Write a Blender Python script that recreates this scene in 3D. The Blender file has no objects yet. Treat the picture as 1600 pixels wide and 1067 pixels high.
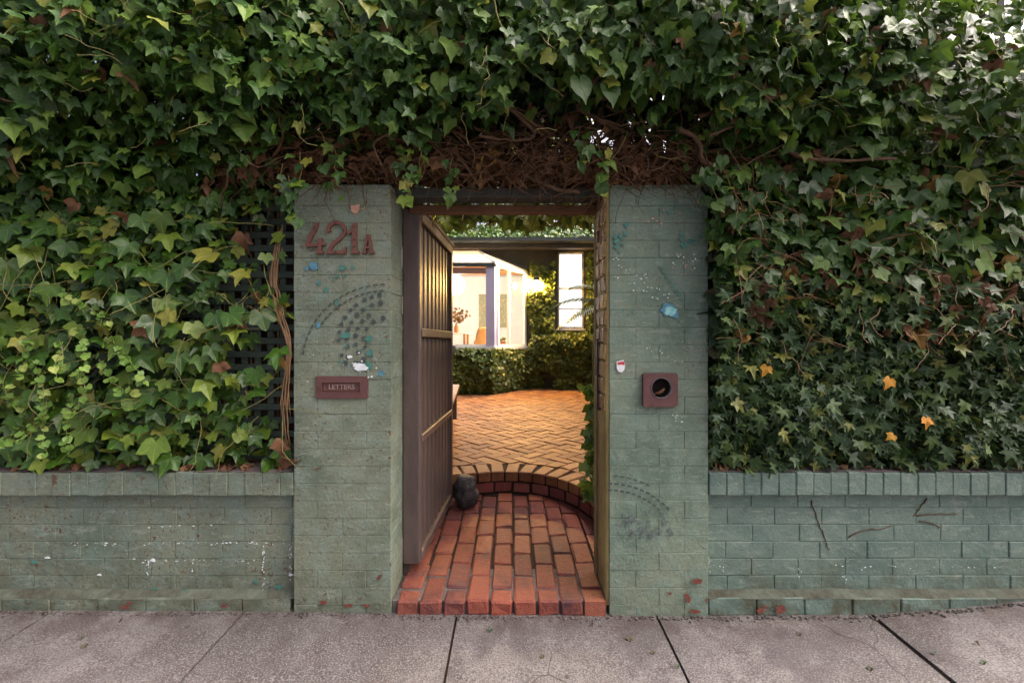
import bpy, math, random
import numpy as np
from mathutils import Vector, Matrix, noise as mnoise

rng = random.Random(7)
R = np.random.default_rng(11)
sc = bpy.context.scene
COL = sc.collection
rad = math.radians

# ------------------------------------------------------------------ camera
K = 0.00318            # metres per photo pixel on the front face of the pillars
D = 2.1                # camera distance to that face
F = D / K              # focal length in photo pixels
CZ = 1.345             # eye height
cam = bpy.data.objects.new('camera', bpy.data.cameras.new('camera'))
COL.objects.link(cam)
cam.location = (0, -D, CZ)
cam.rotation_euler = (rad(90), 0, 0)
cam.data.sensor_width = 36
cam.data.lens = 36 * F / 1600
cam.data.clip_start = 0.02
cam.data.clip_end = 3000
sc.camera = cam

# ------------------------------------------------------------------ light
SUN_EL, SUN_ROT = 50, 84
world = bpy.data.worlds.new('World')
sc.world = world
world.use_nodes = True
wn = world.node_tree
bg = wn.nodes['Background']
sky = wn.nodes.new('ShaderNodeTexSky')
sky.sky_type = 'NISHITA'
sky.sun_disc = False
sky.sun_elevation = rad(SUN_EL)
sky.sun_rotation = rad(SUN_ROT)
sky.air_density = 0.2
sky.dust_density = 10.0
sky.ozone_density = 0.6
wn.links.new(sky.outputs[0], bg.inputs[0])
bg.inputs[1].default_value = 0.15
sun = bpy.data.objects.new('sun', bpy.data.lights.new('sun', 'SUN'))
COL.objects.link(sun)
sun.data.energy = 0.5
sun.data.angle = rad(60)
sun.data.color = (1.0, 0.90, 0.82)
sd = Vector((math.sin(rad(SUN_ROT)) * math.cos(rad(SUN_EL)), math.cos(rad(SUN_ROT)) * math.cos(rad(SUN_EL)), math.sin(rad(SUN_EL))))
sun.rotation_euler = sd.to_track_quat('Z', 'Y').to_euler()
sun.location = (2, -6, 8)
sc.view_settings.view_transform = 'Standard'
sc.view_settings.look = 'None'
sc.view_settings.gamma = 1
sc.view_settings.use_curve_mapping = False
sc.view_settings.exposure = 2.2
sc.cycles.use_denoising = True
sc.cycles.max_bounces = 8
sc.cycles.transparent_max_bounces = 16

# ------------------------------------------------------------------ helpers
def W(px, py, dist):
    """a photo pixel at a known distance from the camera"""
    s = dist / F
    return Vector(((px - 800) * s, dist - D, CZ - (py - 533) * s))

def node(nt, typ, props=None, **inp):
    n = nt.nodes.new(typ)
    for k, v in (props or {}).items():
        setattr(n, k, v)
    for k, v in inp.items():
        key = int(k[1:]) if k[0] == '_' and k[1:].isdigit() else k.replace('_', ' ')
        s = n.inputs[key]
        if isinstance(v, bpy.types.NodeSocket):
            nt.links.new(v, s)
        else:
            if hasattr(s.default_value, '__len__') and not isinstance(v, (int, float)) and len(v) == 3 and len(s.default_value) == 4:
                v = (*v, 1)
            s.default_value = v
    return n
def MA(nt, op, a, b=0.0, c=None, clamp=False):
    kw = {'_0': a, '_1': b}
    if c is not None: kw['_2'] = c
    return node(nt, 'ShaderNodeMath', {'operation': op, 'use_clamp': clamp}, **kw).outputs[0]
def MR(nt, v, a, b, c=0.0, d=1.0):
    return node(nt, 'ShaderNodeMapRange', None, _0=v, _1=a, _2=b, _3=c, _4=d).outputs[0]
def MX(nt, f, a, b, blend='MIX'):
    return node(nt, 'ShaderNodeMix', {'data_type': 'RGBA', 'blend_type': blend}, _0=f, _6=a, _7=b).outputs[2]
def NZ(nt, vec, scale, detail=4, rough=0.55, dist=0.0):
    return node(nt, 'ShaderNodeTexNoise', None, Vector=vec, Scale=scale, Detail=detail, Roughness=rough, Distortion=dist).outputs[0]
def newmat(name):
    m = bpy.data.materials.new(name)
    m.use_nodes = True
    nt = m.node_tree
    nt.nodes.clear()
    out = nt.nodes.new('ShaderNodeOutputMaterial')
    return m, nt, out
def finish(nt, out, col, rough=0.8, bump=None, bs=0.3, bd=0.01, spec=0.3, metal=0.0):
    kw = {'Base_Color': col, 'Roughness': rough, 'Specular_IOR_Level': spec, 'Metallic': metal}
    p = node(nt, 'ShaderNodeBsdfPrincipled', None, **kw)
    if bump is not None:
        b = node(nt, 'ShaderNodeBump', None, Strength=bs, Distance=bd, Height=bump)
        nt.links.new(b.outputs[0], p.inputs['Normal'])
    nt.links.new(p.outputs[0], out.inputs[0])
    return p
def POS(nt):
    return node(nt, 'ShaderNodeNewGeometry').outputs['Position']
def OBJC(nt):
    return node(nt, 'ShaderNodeTexCoord').outputs['Object']
def RND(nt):
    a = node(nt, 'ShaderNodeAttribute', {'attribute_name': 'lv'}).outputs['Fac']
    o = node(nt, 'ShaderNodeObjectInfo').outputs['Random']
    return MA(nt, 'FRACT', MA(nt, 'ADD', a, o))
def RND2(nt, r, k):
    return MA(nt, 'FRACT', MA(nt, 'MULTIPLY', r, k))

def m_paint(name, c1, c2, c3, rust=0.6, moss=0.4, chip=0.0):
    m, nt, out = newmat(name)
    p = POS(nt)
    n1 = NZ(nt, p, 2.2, 5, 0.6); n2 = NZ(nt, p, 9, 6, 0.65); n3 = NZ(nt, p, 70, 4, 0.6); n4 = NZ(nt, p, 28, 5, 0.7, 0.8)
    col = MX(nt, MR(nt, n1, .38, .62), c1, c2)
    col = MX(nt, MR(nt, n2, .45, .7), col, c3)
    col = MX(nt, MA(nt, 'MULTIPLY', MR(nt, n3, .35, .75), .35), col, (.10, .12, .10))
    # faded paler scuffs
    sc1 = NZ(nt, node(nt, 'ShaderNodeMapping', None, Vector=p, Scale=(1.0, 1, 3.2)).outputs[0], 14, 6, .7, .5)
    col = MX(nt, MA(nt, 'MULTIPLY', MR(nt, sc1, .53, .66), .45), col, (.30, .34, .27))
    # rust coloured specks
    rm = MA(nt, 'MAXIMUM', MR(nt, NZ(nt, p, 95, 3, .6, .6), .61, .66), MR(nt, NZ(nt, p, 42, 4, .65, .8), .615, .645))
    rm = MA(nt, 'MULTIPLY', rm, MR(nt, NZ(nt, p, 3.1, 3), .34, .52))
    col = MX(nt, MA(nt, 'MULTIPLY', rm, rust), col, (.10, .040, .026))
    # pale flecks
    wm = MR(nt, NZ(nt, p, 130, 2, .5), .715, .735)
    col = MX(nt, MA(nt, 'MULTIPLY', wm, .6), col, (.55, .53, .48))
    # damp moss streaks low on the wall
    z = node(nt, 'ShaderNodeSeparateXYZ', None, Vector=p).outputs[2]
    mm = MA(nt, 'MULTIPLY', MR(nt, z, .30, .02), MR(nt, NZ(nt, p, 7, 5, .7), .42, .60))
    col = MX(nt, MA(nt, 'MULTIPLY', mm, moss), col, (.075, .075, .045))
    if chip:
        cm = MR(nt, NZ(nt, p, 17, 4, .6, .4), .70, .71)
        cm = MA(nt, 'MULTIPLY', cm, MR(nt, z, .45, .05))
        col = MX(nt, MA(nt, 'MULTIPLY', cm, chip), col, (.26, .060, .045))
    h = MA(nt, 'ADD', MA(nt, 'MULTIPLY', n3, .25), MA(nt, 'ADD', MA(nt, 'MULTIPLY', n4, .65), MA(nt, 'MULTIPLY', n2, .9)))
    finish(nt, out, col, MR(nt, n2, .3, .7, .62, .82), h, .6, .013, .35)
    return m
def m_brick(name, base, dark, light, stain=(.10, .045, .05), sfac=.5):
    m, nt, out = newmat(name)
    r = RND(nt); p = POS(nt)
    col = MX(nt, r, dark, base)
    col = MX(nt, MR(nt, RND2(nt, r, 7.3), .6, 1.0), col, light)
    n = NZ(nt, p, 34, 6, .7); n2 = NZ(nt, p, 120, 4, .6); n3 = NZ(nt, p, 6, 4, .6)
    col = MX(nt, MA(nt, 'MULTIPLY', MR(nt, n, .42, .68), .55), col, light)
    col = MX(nt, MA(nt, 'MULTIPLY', MR(nt, n3, .5, .75), sfac), col, stain)
    pit = MR(nt, n2, .40, .33)
    col = MX(nt, MA(nt, 'MULTIPLY', pit, .7), col, (.05, .03, .03))
    h = MA(nt, 'ADD', MA(nt, 'MULTIPLY', n, .9), MA(nt, 'MULTIPLY', n2, .6))
    finish(nt, out, col, MR(nt, n, .3, .7, .42, .75), h, .9, .009, .4)
    return m
def m_simple(name, c1, c2, scale=12, rough=.7, bs=.3, spec=.3, stretch=(1, 1, 1), metal=0, coord='obj', bd=.006):
    m, nt, out = newmat(name)
    v = OBJC(nt) if coord == 'obj' else POS(nt)
    v = node(nt, 'ShaderNodeMapping', None, Vector=v, Scale=stretch).outputs[0]
    n = NZ(nt, v, scale, 6, .65); n2 = NZ(nt, v, scale * 6, 3, .6)
    col = MX(nt, MR(nt, MA(nt, 'ADD', MA(nt, 'MULTIPLY', n, .7), MA(nt, 'MULTIPLY', n2, .3)), .36, .64), c1, c2)
    finish(nt, out, col, MR(nt, n, .3, .7, rough - .08, rough + .1), MA(nt, 'ADD', n, MA(nt, 'MULTIPLY', n2, .4)), bs, bd, spec, metal)
    return m
def m_emit(name, col, strength):
    m, nt, out = newmat(name)
    e = node(nt, 'ShaderNodeEmission', None, Color=col, Strength=strength)
    nt.links.new(e.outputs[0], out.inputs[0])
    return m
def m_leaf(name, dark, mid, light, odd, oddfrac=.06, rough=.38, transl=.22, vein=.35, spec=.5, pscale=1.1, gain=1.0):
    m, nt, out = newmat(name)
    r = RND(nt); p = POS(nt)
    r2 = RND2(nt, r, 13.7); r3 = RND2(nt, r, 31.1)
    reg = MR(nt, NZ(nt, p, pscale, 3), .35, .65)
    col = MX(nt, MA(nt, 'ADD', MA(nt, 'MULTIPLY', r, .6), MA(nt, 'MULTIPLY', reg, .4)), dark, mid)
    col = MX(nt, MA(nt, 'MULTIPLY', MR(nt, r2, .62, 1.0), MR(nt, reg, 0, 1, .5, 1.0)), col, light)
    col = MX(nt, MR(nt, r3, 1 - oddfrac, 1 - oddfrac + .002), col, odd)
    uv = node(nt, 'ShaderNodeUVMap').outputs[0]
    s = node(nt, 'ShaderNodeSeparateXYZ', None, Vector=uv)
    ang = MA(nt, 'ABSOLUTE', MA(nt, 'ARCTAN2', MA(nt, 'SUBTRACT', s.outputs[0], .5), MA(nt, 'SUBTRACT', s.outputs[1], .25)))
    tri = MA(nt, 'PINGPONG', ang, .42)           # veins at 0, .84, 1.68 rad
    vm = MR(nt, tri, .05, .015)
    col = MX(nt, MA(nt, 'MULTIPLY', vm, vein), col, light)
    mot = NZ(nt, p, 60, 3)
    col = MX(nt, MA(nt, 'MULTIPLY', MR(nt, mot, .45, .75), .35), col, dark)
    pr = node(nt, 'ShaderNodeBsdfPrincipled', None, Base_Color=col, Roughness=MA(nt, 'ADD', rough, MA(nt, 'MULTIPLY', r2, .2)), Specular_IOR_Level=spec)
    b = node(nt, 'ShaderNodeBump', None, Strength=.35, Distance=.004, Height=MA(nt, 'SUBTRACT', mot, vm))
    nt.links.new(b.outputs[0], pr.inputs['Normal'])
    tcol = MX(nt, .5, col, light)
    t = node(nt, 'ShaderNodeBsdfTranslucent', None, Color=tcol)
    mx = node(nt, 'ShaderNodeMixShader', None, _0=transl, _1=pr.outputs[0], _2=t.outputs[0])
    nt.links.new(mx.outputs[0], out.inputs[0])
    return m

MAT = {}
MAT['paintL'] = m_paint('sage_paint_speckled', (.112, .150, .104), (.220, .238, .162), (.190, .250, .200), .85, .6, 0)
MAT['paintR'] = m_paint('sage_paint', (.104, .160, .116), (.198, .246, .172), (.170, .250, .200), .35, .3, .8)
MAT['paintWL'] = m_paint('wall_paint_speckled', (.095, .130, .092), (.190, .215, .148), (.155, .216, .178), 1.0, .8, .3)
MAT['paintWR'] = m_paint('wall_paint_blue', (.086, .148, .122), (.142, .208, .168), (.165, .232, .190), .12, .9, .5)
MAT['moss'] = m_simple('mossy_mortar', (.048, .044, .030), (.112, .130, .100), 7, .9, .8, .2, coord='pos', bd=.01)
MAT['turq'] = m_simple('turquoise_splash', (.10, .42, .42), (.35, .62, .60), 60, .5, .3, .4, coord='pos', bd=.002)
MAT['coptop'] = m_simple('coping_top', (.10, .075, .075), (.16, .13, .125), 14, .85, .5, coord='pos')
MAT['redbrick'] = m_brick('entry_brick', (.26, .058, .034), (.105, .027, .027), (.33, .110, .060), (.060, .026, .032), .8)
MAT['riser'] = m_brick('riser_brick', (.25, .055, .045), (.16, .040, .036), (.30, .10, .07))
MAT['paver'] = m_brick('paver_brick', (.28, .112, .040), (.14, .044, .022), (.37, .180, .068), (.10, .036, .022), .55)
MAT['jambrick'] = m_brick('rough_jamb_brick', (.30, .17, .06), (.16, .085, .04), (.40, .26, .10), (.10, .06, .03), .6)  # rough brick with golden side light put into its ochre colour
MAT['mortar'] = m_simple('mortar', (.035, .028, .026), (.17, .15, .14), 5, .95, .8, coord='pos')
MAT['sand'] = m_simple('joint_sand', (.018, .011, .008), (.045, .027, .018), 22, .95, .8, coord='pos')
MAT['gate'] = m_simple('gate_paint', (.070, .050, .045), (.118, .086, .076), 9, .45, .35, .45, (1, 1, .22))
MAT['dkwood'] = m_simple('dark_timber', (.055, .04, .032), (.10, .072, .055), 8, .7, .5, .3, (1, 1, .3))
MAT['stopwood'] = m_simple('brown_timber', (.10, .045, .024), (.17, .085, .045), 8, .7, .5, .3, (.3, 1, 1))
MAT['beam'] = m_simple('dark_green_beam', (.025, .028, .022), (.05, .055, .045), 12, .6, .4, .4, coord='pos')
MAT['benchwood'] = m_simple('bench_timber', (.17, .085, .05), (.27, .15, .09), 7, .6, .5, .35, (1, .25, 1))
MAT['jamb'] = m_simple('warm_lit_jamb', (.20, .15, .055), (.36, .28, .11), 5, .75, .9, .3, (1, 1, .5), coord='pos', bd=.012)  # ochre stands for warm light on the pillar's inner face
MAT['post'] = m_simple('warm_lit_post', (.17, .12, .06), (.30, .22, .11), 6, .8, .7, .3, (1, 1, .2), coord='pos')  # grey post toned ochre brown, warm light put into the colour
MAT['rustmetal'] = m_simple('rust_red_metal', (.105, .040, .030), (.185, .075, .052), 60, .55, .5, .45, bd=.002)
MAT['plate'] = m_simple('oxide_plate', (.082, .036, .034), (.125, .056, .050), 30, .5, .3, .4, bd=.002)
MAT['platedark'] = m_simple('oxide_plate_dark', (.06, .028, .026), (.11, .055, .05), 60, .5, .4, .4, bd=.002)
MAT['letterm'] = m_simple('worn_letter', (.24, .15, .13), (.34, .24, .21), 60, .5, .3, .5, bd=.002)
MAT['pipe'] = m_simple('pipe_enamel', (.10, .085, .085), (.18, .155, .16), 30, .4, .3, .5, bd=.002)
MAT['holeshade'] = m_simple('hole_shade_black', (.004, .003, .003), (.008, .006, .005), 30, .9, .2, .1)
MAT['black'] = m_simple('dark_iron', (.02, .02, .02), (.045, .04, .036), 30, .6, .3, .4)
MAT['steel'] = m_simple('dull_steel', (.22, .21, .20), (.34, .33, .31), 30, .45, .2, .5, metal=.7)
MAT['rock'] = m_simple('rock', (.022, .020, .022), (.075, .064, .062), 14, .6, 1.0, .45, bd=.02)
MAT['lattice'] = m_simple('lattice_paint', (.05, .072, .058), (.085, .112, .092), 14, .75, .4, .3, coord='pos')
MAT['bark'] = m_simple('vine_bark', (.060, .036, .022), (.165, .100, .062), 22, .85, 1.0, .2, coord='pos')
MAT['twig'] = m_simple('dead_twig', (.048, .026, .015), (.145, .080, .043), 30, .85, .5, .2, coord='pos')
MAT['stemg'] = m_simple('green_stem', (.12, .12, .035), (.24, .20, .07), 20, .55, .2, .3, coord='pos')
MAT['stemr'] = m_simple('tan_stem', (.14, .075, .035), (.24, .14, .07), 20, .6, .2, .3, coord='pos')
MAT['leafTop'] = m_leaf('ivy_leaf', (.015, .044, .009), (.046, .118, .016), (.165, .270, .030), (.20, .22, .03), .05, .40, .20, .5, .42)
MAT['leafLeft'] = m_leaf('broad_ivy_leaf', (.016, .054, .008), (.056, .142, .012), (.25, .33, .028), (.26, .26, .04), .07, .30, .24, .45, .55)
MAT['leafSmall'] = m_leaf('small_round_leaf', (.10, .20, .03), (.17, .30, .045), (.28, .40, .08), (.30, .36, .08), .1, .4, .3, .2)
MAT['leafRight'] = m_leaf('star_ivy_leaf', (.012, .038, .011), (.038, .088, .022), (.125, .195, .040), (.18, .19, .03), .06, .40, .18, .5, .42, 1.6)
MAT['leafWarm'] = m_leaf('courtyard_leaf', (.040, .070, .010), (.095, .140, .018), (.22, .27, .030), (.20, .22, .04), .08, .45, .25, .3)  # green turned yellower so the leaf colour carries lamp gold
MAT['leafBack'] = m_leaf('shaded_backing_leaf', (.012, .030, .014), (.024, .055, .022), (.045, .09, .03), (.08, .06, .03), .1, .5, .15, .2)  # darker leaf copy, shade inside the ivy put into the colour
MAT['dead'] = m_leaf('dead_leaf', (.085, .040, .020), (.17, .080, .038), (.30, .165, .085), (.34, .20, .05), .10, .6, .15, .3, .3)
MAT['litter'] = m_leaf('litter_leaf', (.04, .06, .04), (.09, .06, .035), (.16, .10, .05), (.05, .09, .04), .15, .6, .1, .2, .3)
MAT['yellowleaf'] = m_leaf('yellow_leaf', (.55, .24, .02), (.65, .30, .02), (.7, .4, .05), (.6, .25, .02), .1, .5, .2, .2)
MAT['houseWall'] = m_simple('house_render', (.045, .043, .036), (.085, .08, .068), 4, .85, .6, .3, coord='pos')
MAT['white'] = m_simple('white_paint', (.74, .72, .70), (.80, .79, .77), 8, .5, .1, .4)
MAT['lavender'] = m_simple('lavender_paint', (.40, .40, .60), (.46, .46, .66), 8, .5, .1, .4)
MAT['gutter'] = m_simple('gutter_metal', (.035, .045, .048), (.06, .072, .074), 12, .4, .2, .5)
MAT['fascia'] = m_simple('fascia_board', (.05, .042, .036), (.09, .075, .065), 10, .6, .3, .4)
MAT['inwall'] = m_simple('room_wall', (.80, .79, .76), (.84, .83, .80), 3, .7, .05, .3)
MAT['infloor'] = m_simple('room_floor', (.22, .12, .06), (.30, .17, .09), 5, .4, .2, .4)
MAT['orange'] = m_simple('warm_timber', (.36, .15, .05), (.46, .21, .08), 7, .45, .2, .4, (.3, 1, 1))
MAT['chair'] = m_simple('tan_shell', (.30, .15, .055), (.36, .19, .075), 12, .45, .1, .4)
MAT['pot'] = m_simple('terracotta_pot', (.36, .14, .07), (.46, .20, .11), 14, .6, .2, .4)
MAT['palm'] = m_simple('palm_leaflet', (.045, .075, .02), (.09, .12, .035), 8, .45, .1, .4)
MAT['teal'] = m_simple('teal_splash', (.03, .15, .12), (.08, .22, .18), 50, .5, .3, .4, coord='pos', bd=.002)
MAT['bluespl'] = m_simple('blue_splash', (.05, .15, .24), (.10, .27, .34), 50, .5, .3, .4, coord='pos', bd=.002)
MAT['whitespl'] = m_simple('white_splash', (.55, .62, .62), (.78, .80, .80), 50, .6, .3, .4, coord='pos', bd=.002)
MAT['pinkspl'] = m_simple('pink_splash', (.42, .22, .15), (.55, .32, .22), 50, .6, .3, .4, coord='pos', bd=.002)
MAT['redchip'] = m_simple('bare_brick', (.12, .035, .028), (.20, .07, .05), 60, .8, .6, .3, coord='pos', bd=.003)
MAT['sten'] = m_simple('stencil_grey', (.038, .050, .047), (.072, .090, .082), 60, .75, .3, .3, coord='pos', bd=.002)
MAT['stenlt'] = m_simple('stencil_faint', (.092, .118, .115), (.125, .155, .145), 60, .75, .3, .3, coord='pos', bd=.002)
MAT['stickw'] = m_simple('sticker_white', (.68, .68, .70), (.78, .78, .80), 80, .5, .1, .4)
MAT['stickr'] = m_simple('sticker_red', (.42, .03, .04), (.55, .06, .07), 80, .5, .1, .4)
MAT['asphalt'] = m_simple('asphalt', (.04, .04, .042), (.06, .06, .06), 30, .9, .5, .3, coord='pos')
MAT['globe'] = m_emit('globe_glass', (1.0, .93, .80), 4.0)
MAT['bulb'] = m_emit('lamp_bulb', (1.0, .72, .34), 25.0)
MAT['blind'] = m_emit('lit_blind', (1.0, .95, .86), 0.55)

def m_concrete():
    m, nt, out = newmat('pavement_concrete')
    p = POS(nt); r = RND(nt)
    n1 = NZ(nt, p, 1.3, 5, .6); n2 = NZ(nt, p, 5.5, 6, .68); n3 = NZ(nt, p, 150, 3, .6); n4 = NZ(nt, p, 55, 4, .65)
    col = MX(nt, MR(nt, n1, .42, .58), (.078, .071, .068), (.160, .148, .145))
    col = MX(nt, MA(nt, 'MULTIPLY', MR(nt, n2, .48, .62), .75), col, (.060, .048, .046))
    col = MX(nt, MA(nt, 'MULTIPLY', r, .22), col, (.16, .13, .125))
    col = MX(nt, MA(nt, 'MULTIPLY', MR(nt, n3, .50, .68), .75), col, (.29, .27, .262))
    col = MX(nt, MA(nt, 'MULTIPLY', MR(nt, n3, .47, .36), .80), col, (.055, .046, .048))
    # exposed aggregate in worn patches
    ag = node(nt, 'ShaderNodeTexVoronoi', None, Vector=p, Scale=150)
    agm = MA(nt, 'MULTIPLY', MR(nt, NZ(nt, p, 2.3, 4, .6), .54, .62), MR(nt, ag.outputs['Distance'], .25, .5))
    col = MX(nt, MA(nt, 'MULTIPLY', agm, .7), col, (.07, .06, .062))
    # browner and darker in blotches towards the foot of the wall
    y = node(nt, 'ShaderNodeSeparateXYZ', None, Vector=p).outputs[1]
    st = MA(nt, 'MULTIPLY', MR(nt, y, -.20, -.02), MR(nt, n2, .38, .6))
    col = MX(nt, MA(nt, 'MULTIPLY', st, .6), col, (.075, .055, .045))
    vg = node(nt, 'ShaderNodeTexVoronoi', None, Vector=p, Scale=5.5).outputs['Distance']
    dots = MA(nt, 'MULTIPLY', MR(nt, vg, .075, .055), MR(nt, NZ(nt, p, 1.7, 2), .48, .52))
    ve = node(nt, 'ShaderNodeTexVoronoi', {'feature': 'DISTANCE_TO_EDGE'}, Vector=node(nt, 'ShaderNodeMixRGB', None, Fac=.12, Color1=p, Color2=node(nt, 'ShaderNodeTexNoise', None, Vector=p, Scale=6.0).outputs[1]).outputs[0], Scale=1.1).outputs['Distance']
    crk = MA(nt, 'MULTIPLY', MR(nt, ve, .0035, .0015), MR(nt, NZ(nt, p, .9, 2), .60, .63))
    col = MX(nt, MA(nt, 'MULTIPLY', crk, .8), col, (.035, .03, .03))
    col = MX(nt, MA(nt, 'MULTIPLY', dots, .7), col, (.05, .045, .045))
    h = MA(nt, 'ADD', MA(nt, 'MULTIPLY', n3, .8), MA(nt, 'MULTIPLY', n4, .5))
    finish(nt, out, col, MR(nt, n2, .3, .7, .62, .85), h, .7, .006, .35)
    return m
MAT['concrete'] = m_concrete()
def m_glass():
    m, nt, out = newmat('window_glass')
    lw = MA(nt, 'ADD', .03, MA(nt, 'MULTIPLY', MA(nt, 'POWER', node(nt, 'ShaderNodeLayerWeight', None, Blend=.5).outputs['Facing'], 4.0), .6))
    t = node(nt, 'ShaderNodeBsdfTransparent', None, Color=(.97, .98, .97))
    g = node(nt, 'ShaderNodeBsdfGlossy', None, Color=(1, 1, 1), Roughness=.02)
    mx = node(nt, 'ShaderNodeMixShader', None, _0=lw, _1=t.outputs[0], _2=g.outputs[0])
    nt.links.new(mx.outputs[0], out.inputs[0])
    return m
MAT['glass'] = m_glass()
def m_opal():
    m, nt, out = newmat('opal_roof_panel')
    a = node(nt, 'ShaderNodeBsdfDiffuse', None, Color=(.80, .77, .70))
    t = node(nt, 'ShaderNodeBsdfTranslucent', None, Color=(.85, .80, .72))
    mx = node(nt, 'ShaderNodeMixShader', None, _0=.55, _1=a.outputs[0], _2=t.outputs[0])
    nt.links.new(mx.outputs[0], out.inputs[0])
    return m
MAT['opal'] = m_opal()
def m_art():
    m, nt, out = newmat('abstract_canvas')
    p = OBJC(nt)
    v = node(nt, 'ShaderNodeTexVoronoi', None, Vector=p, Scale=16)
    n = NZ(nt, p, 7, 5, .7)
    col = MX(nt, MR(nt, n, .42, .58), (.46, .40, .24), (.52, .26, .10))
    col = MX(nt, MR(nt, v.outputs['Distance'], .2, .6), col, (.34, .36, .24))
    col = MX(nt, MR(nt, NZ(nt, p, 24, 3), .55, .65), col, (.7, .55, .36))
    finish(nt, out, col, .8)
    return m
MAT['art'] = m_art()

def tag(o, label=None, cat=None, group=None, kind=None):
    if label: o['label'] = label
    if cat: o['category'] = cat
    if group: o['group'] = group
    if kind: o['kind'] = kind
    return o
def link(name, me, mat=None, parent=None, loc=None, rot=None, scale=None):
    if mat is not None and not me.materials:
        me.materials.append(MAT[mat] if isinstance(mat, str) else mat)
    o = bpy.data.objects.new(name, me)
    COL.objects.link(o)
    if parent is not None:
        o.parent = parent
    if loc is not None: o.location = loc
    if rot is not None: o.rotation_euler = rot
    if scale is not None: o.scale = scale
    return o
def thing(name, label, cat, loc=(0, 0, 0), rz=0, group=None):
    o = bpy.data.objects.new(name, None)
    COL.objects.link(o)
    o.location = loc
    o.rotation_euler = (0, 0, rz)
    o.empty_display_size = .1
    return tag(o, label, cat, group)
def struct(name, loc=(0, 0, 0)):
    o = bpy.data.objects.new(name, None)
    COL.objects.link(o); o.location = loc
    o['kind'] = 'structure'
    return o

def bevbox_data(sx, sy, sz, b=.004, jit=0.0, rg=rng):
    """bevelled box about its centre, 24 vertices, 44 triangles"""
    hs = (sx / 2, sy / 2, sz / 2)
    b = min(b, min(hs) * .8)
    V = []; idx = {}
    for cx in (-1, 1):
        for cy in (-1, 1):
            for cz in (-1, 1):
                c = (cx, cy, cz)
                for a in range(3):
                    p = [c[i] * (hs[i] if i == a else hs[i] - b) for i in range(3)]
                    idx[(c, a)] = len(V)
                    V.append([p[i] + rg.uniform(-jit, jit) for i in range(3)])
    Fc = []
    for a in range(3):
        u, w = [(1, 2), (2, 0), (0, 1)][a]
        for s in (-1, 1):
            q = []
            for (su, sw) in ((-1, -1), (1, -1), (1, 1), (-1, 1)):
                c = [0, 0, 0]; c[a] = s; c[u] = su; c[w] = sw
                q.append(idx[(tuple(c), a)])
            Fc.append(q if s > 0 else q[::-1])
    for a in range(3):          # edges along axis a
        u, w = [(1, 2), (2, 0), (0, 1)][a]
        for su in (-1, 1):
            for sw in (-1, 1):
                c0 = [0, 0, 0]; c0[a] = -1; c0[u] = su; c0[w] = sw
                c1 = list(c0); c1[a] = 1
                q = [idx[(tuple(c0), u)], idx[(tuple(c0), w)], idx[(tuple(c1), w)], idx[(tuple(c1), u)]]
                Fc.append(q if su * sw > 0 else q[::-1])
    for cx in (-1, 1):
        for cy in (-1, 1):
            for cz in (-1, 1):
                c = (cx, cy, cz)
                t = [idx[(c, 0)], idx[(c, 1)], idx[(c, 2)]]
                Fc.append(t if cx * cy * cz > 0 else t[::-1])
    return V, Fc
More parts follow.
